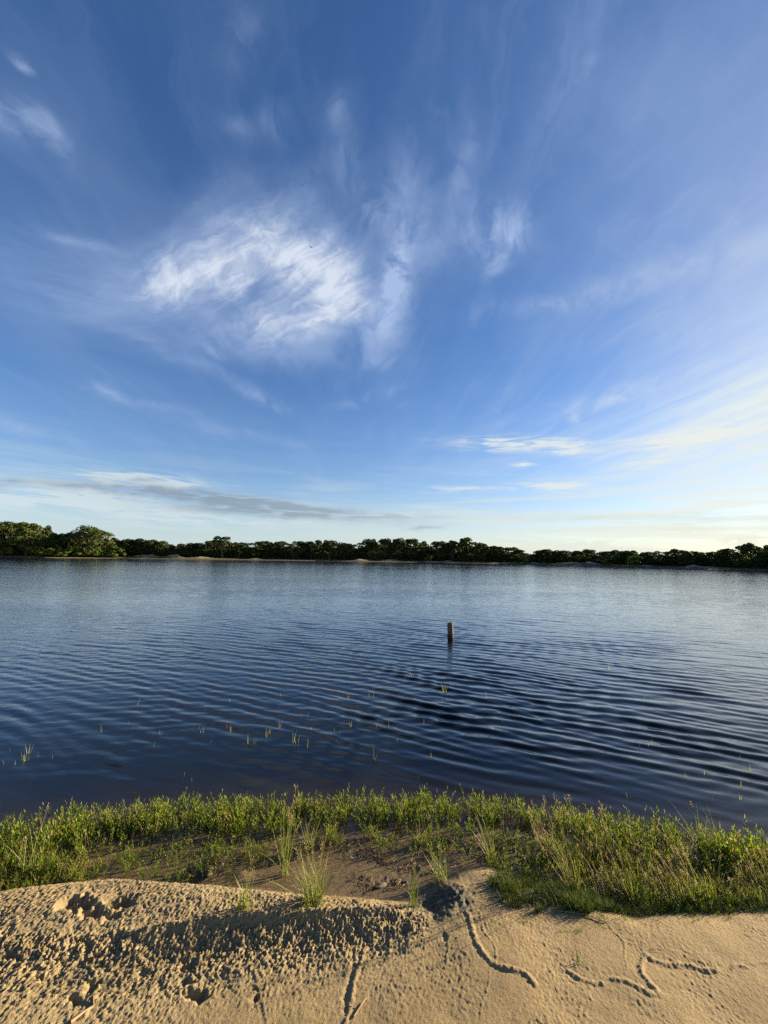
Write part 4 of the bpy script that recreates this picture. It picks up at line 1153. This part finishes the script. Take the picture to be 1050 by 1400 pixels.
R.seed(33)
GT = "trees of the far shore"
plant_tree(PR_OLIVE[0], 3, 711, 56, 7, "broadleaf_tree", "tall olive green tree at the left edge of the far shore", "tree", GT, .3)
plant_tree(PR_OLIVE[1], 36, 713.5, 46, 6, "broadleaf_tree", "olive tree right beside the tall one at the left edge", "tree", GT, 2.2)
plant_tree(PR_OPEN[0], 62, 717, 26, 13, "broadleaf_tree", "thin open tree peeping out right of the left edge olive trees", "tree", GT, 1.0)
plant_tree(PR_OLIVE[2], 123, 719.5, 62, 6, "broadleaf_tree", "large rounded olive tree with bushes at its foot on far shore", "tree", GT, 4.0)
plant_tree(PR_OPEN[1], 303, 733, 34, 7, "broadleaf_tree", "tree with visible pale trunk and raised crown on the far shore", "tree", GT, 5.2)
fronts = [-170, -140, -110, -80, -50, -25, 80, 98, 152, 172, 190, 208, 226, 245, 264, 282, 324, 343, 361, 380, 398, 416, 434, 452, 470, 488, 507, 527, 546, 563, 581, 600, 620, 640, 660, 678, 696, 714, 732, 750, 770, 790, 808, 826, 845, 864, 883, 902, 922, 940, 958, 976, 994, 1012, 1030, 1050, 1072, 1096, 1125, 1160, 1200]
def where(px):
    marks = [(-1000, 60, "left of the left edge olive trees"), (60, 123, "between the left edge olive trees and the rounded olive tree"), (123, 303, "right of the large rounded olive tree"),
             (303, 540, "right of the tree with the pale trunk"), (540, 700, "in the tallest middle stretch of treeline"), (700, 870, "over the low treeline with the wide sand patch"), (870, 2000, "in the rightmost treeline rising to the frame edge")]
    for a, b_, t in marks:
        if a <= px < b_: return (a, t)
count = {}
for i, px in enumerate(fronts):
    top = float(np.interp(px, TX, TY)) + R.uniform(-1.2, 1.2)
    if px in (80, 98): top = 728
    wpx = R.uniform(27, 38)
    if px > 1060 or px < -30: wpx *= 1.6
    a, t = where(px); count[a] = count.get(a, 0)+1
    lab = f"{'low' if top > 748 else 'dark'} bushy tree, {ORD(count[a])} one {t}"
    plant_tree(PR_DARK[R.randrange(7)], px+R.uniform(-3, 3), top, wpx, R.uniform(8, 12), "broadleaf_tree", lab, "tree", GT, R.uniform(0, 6.28))
px = -200
while px < 1230:
    top = float(np.interp(px, TX, TY)) + R.uniform(2.0, 6.0)
    if 45 < px < 165: top = max(top, 727)
    plant_tree(PR_DARK[R.randrange(7)], px, top, R.uniform(30, 42), R.uniform(15, 22), "broadleaf_tree", "dark tree crown showing behind the front row of the far treeline", "tree", "trees behind the front row of the far treeline", R.uniform(0, 6.28))
    px += R.uniform(17, 25)

# shrubs at the foot of the trees
SH = [(8, 8, 22, "reddish green low bush under the tall tree at left edge"), (48, 10, 24, "bright green bush just right of the left edge olive trees"), (66, 8, 20, "bright green low bush, second right of the left edge olive trees"), (82, 6, 18, "low bright bush halfway to the large rounded olive tree"),
      (97, 10, 20, "bush at the left foot of the large rounded olive tree"), (112, 7, 20, "low bush under the middle of the rounded olive tree"), (132, 7, 24, "bright low bush under the right side of rounded olive tree"), (150, 8, 18, "bush right beside the rounded olive tree"), (162, 10, 16, "taller bush right of the rounded olive tree, before the sand patches"),
      (586, 7, 12, "small pale bush by the shore below the tallest middle trees"), (716, 8, 16, "grey green bush left of the wide sand patch"), (832, 9, 16, "bush right of the wide sand patch"), (868, 10, 18, "rounded bush at the shore between the two right sand patches")]
for px, hp, wp, lab in SH:
    b = px_bearing(px); base = horizon_py(px) + 1.0
    plant_tree(PR_SHRUB[R.randrange(4)], px, base+3.0-hp, wp*1.15, 3.2+R.uniform(0, 1), "low_shrub", lab, "shrub", "shrubs on the far shore", R.uniform(0, 6.28))

# undergrowth closing the foot of the wood, and the wood beyond
r = np.random.default_rng(5)
n = 34000
bb = r.uniform(-62, 62, n); oo = 8 + 12*r.random(n)
rr_ = np.interp(bb, _sa, _sr) + oo
hh = (1.1+2.6*r.random(n)**1.5)*(0.75+0.5*perlin(bb*1.2, oo*0.4)+.25)*sstep(6.5, 11, oo+1.2*perlin(bb*2.0, oo*0))
hh = np.minimum(hh*r.random(n)**.5, 2.2 + 0.4*r.random(n))
P = np.stack([rr_*np.sin(np.radians(bb)), rr_*np.cos(np.radians(bb)), .25+hh], -1)
nrm = r.normal(size=(n, 3)); nrm /= np.linalg.norm(nrm, axis=1, keepdims=True)
t1 = np.cross(nrm, r.normal(size=(n, 3))); t1 /= np.linalg.norm(t1, axis=1, keepdims=True); t2 = np.cross(nrm, t1)
s_ = r.uniform(.16, .34, n)[:, None]
V = np.stack([P-t1*s_, P-t2*s_*.6, P+t1*s_, P+t2*s_*.6], 1).reshape(-1, 3)
F = ((np.arange(n)*4)[:, None, None] + np.array([[0, 1, 2], [0, 2, 3]])[None]).reshape(-1, 3)
ug = link("undergrowth", new_mesh("undergrowth", V, F, False, {'tint': np.repeat(r.uniform(0, .8, n), 4)}), M_TREE)
tag(ug, "dark undergrowth filling the foot of the far treeline", "undergrowth", kind='stuff')
# dense wood behind the trees: a closed, lumpy mass of foliage
aw = np.arange(-66, 66.01, .2); ow = np.array([17, 18.5, 20, 24, 30, 38, 50])
A2, O2 = np.meshgrid(aw, ow, indexing='ij')
pxs = np.array([[a, 525+FPX*math.tan(math.radians(a))] for a in aw])
topy = np.interp(pxs[:, 1], TX, TY)
R2 = np.interp(A2, _sa, _sr)+O2
dist_y = R2*np.cos(np.radians(A2))
hwood = ((horizon_py(525)+math.tan(ROLL)*(pxs[:, 1]-525) - topy)[:, None])*dist_y/FPX + CAM_H - 2.4 + 0.4*fbm(A2*1.3, O2*.3, 2)
hwood = np.minimum(hwood, 7.5)*sstep(16.8, 18.4, O2)*np.where(O2 > 45, .0, 1) 
Zw = np.maximum(hwood, -.3)
V = np.stack([R2*np.sin(np.radians(A2)), R2*np.cos(np.radians(A2)), Zw], -1).reshape(-1, 3)
Ff = grid_faces(*A2.shape)
wood = link("distant_wood", new_mesh("distant_wood", V, Ff, False, {'tint': r.uniform(0, .4, len(V))}), M_TREE)
tag(wood, "dense dark wood closing the view behind the trees of the far shore", "wood", kind='stuff')
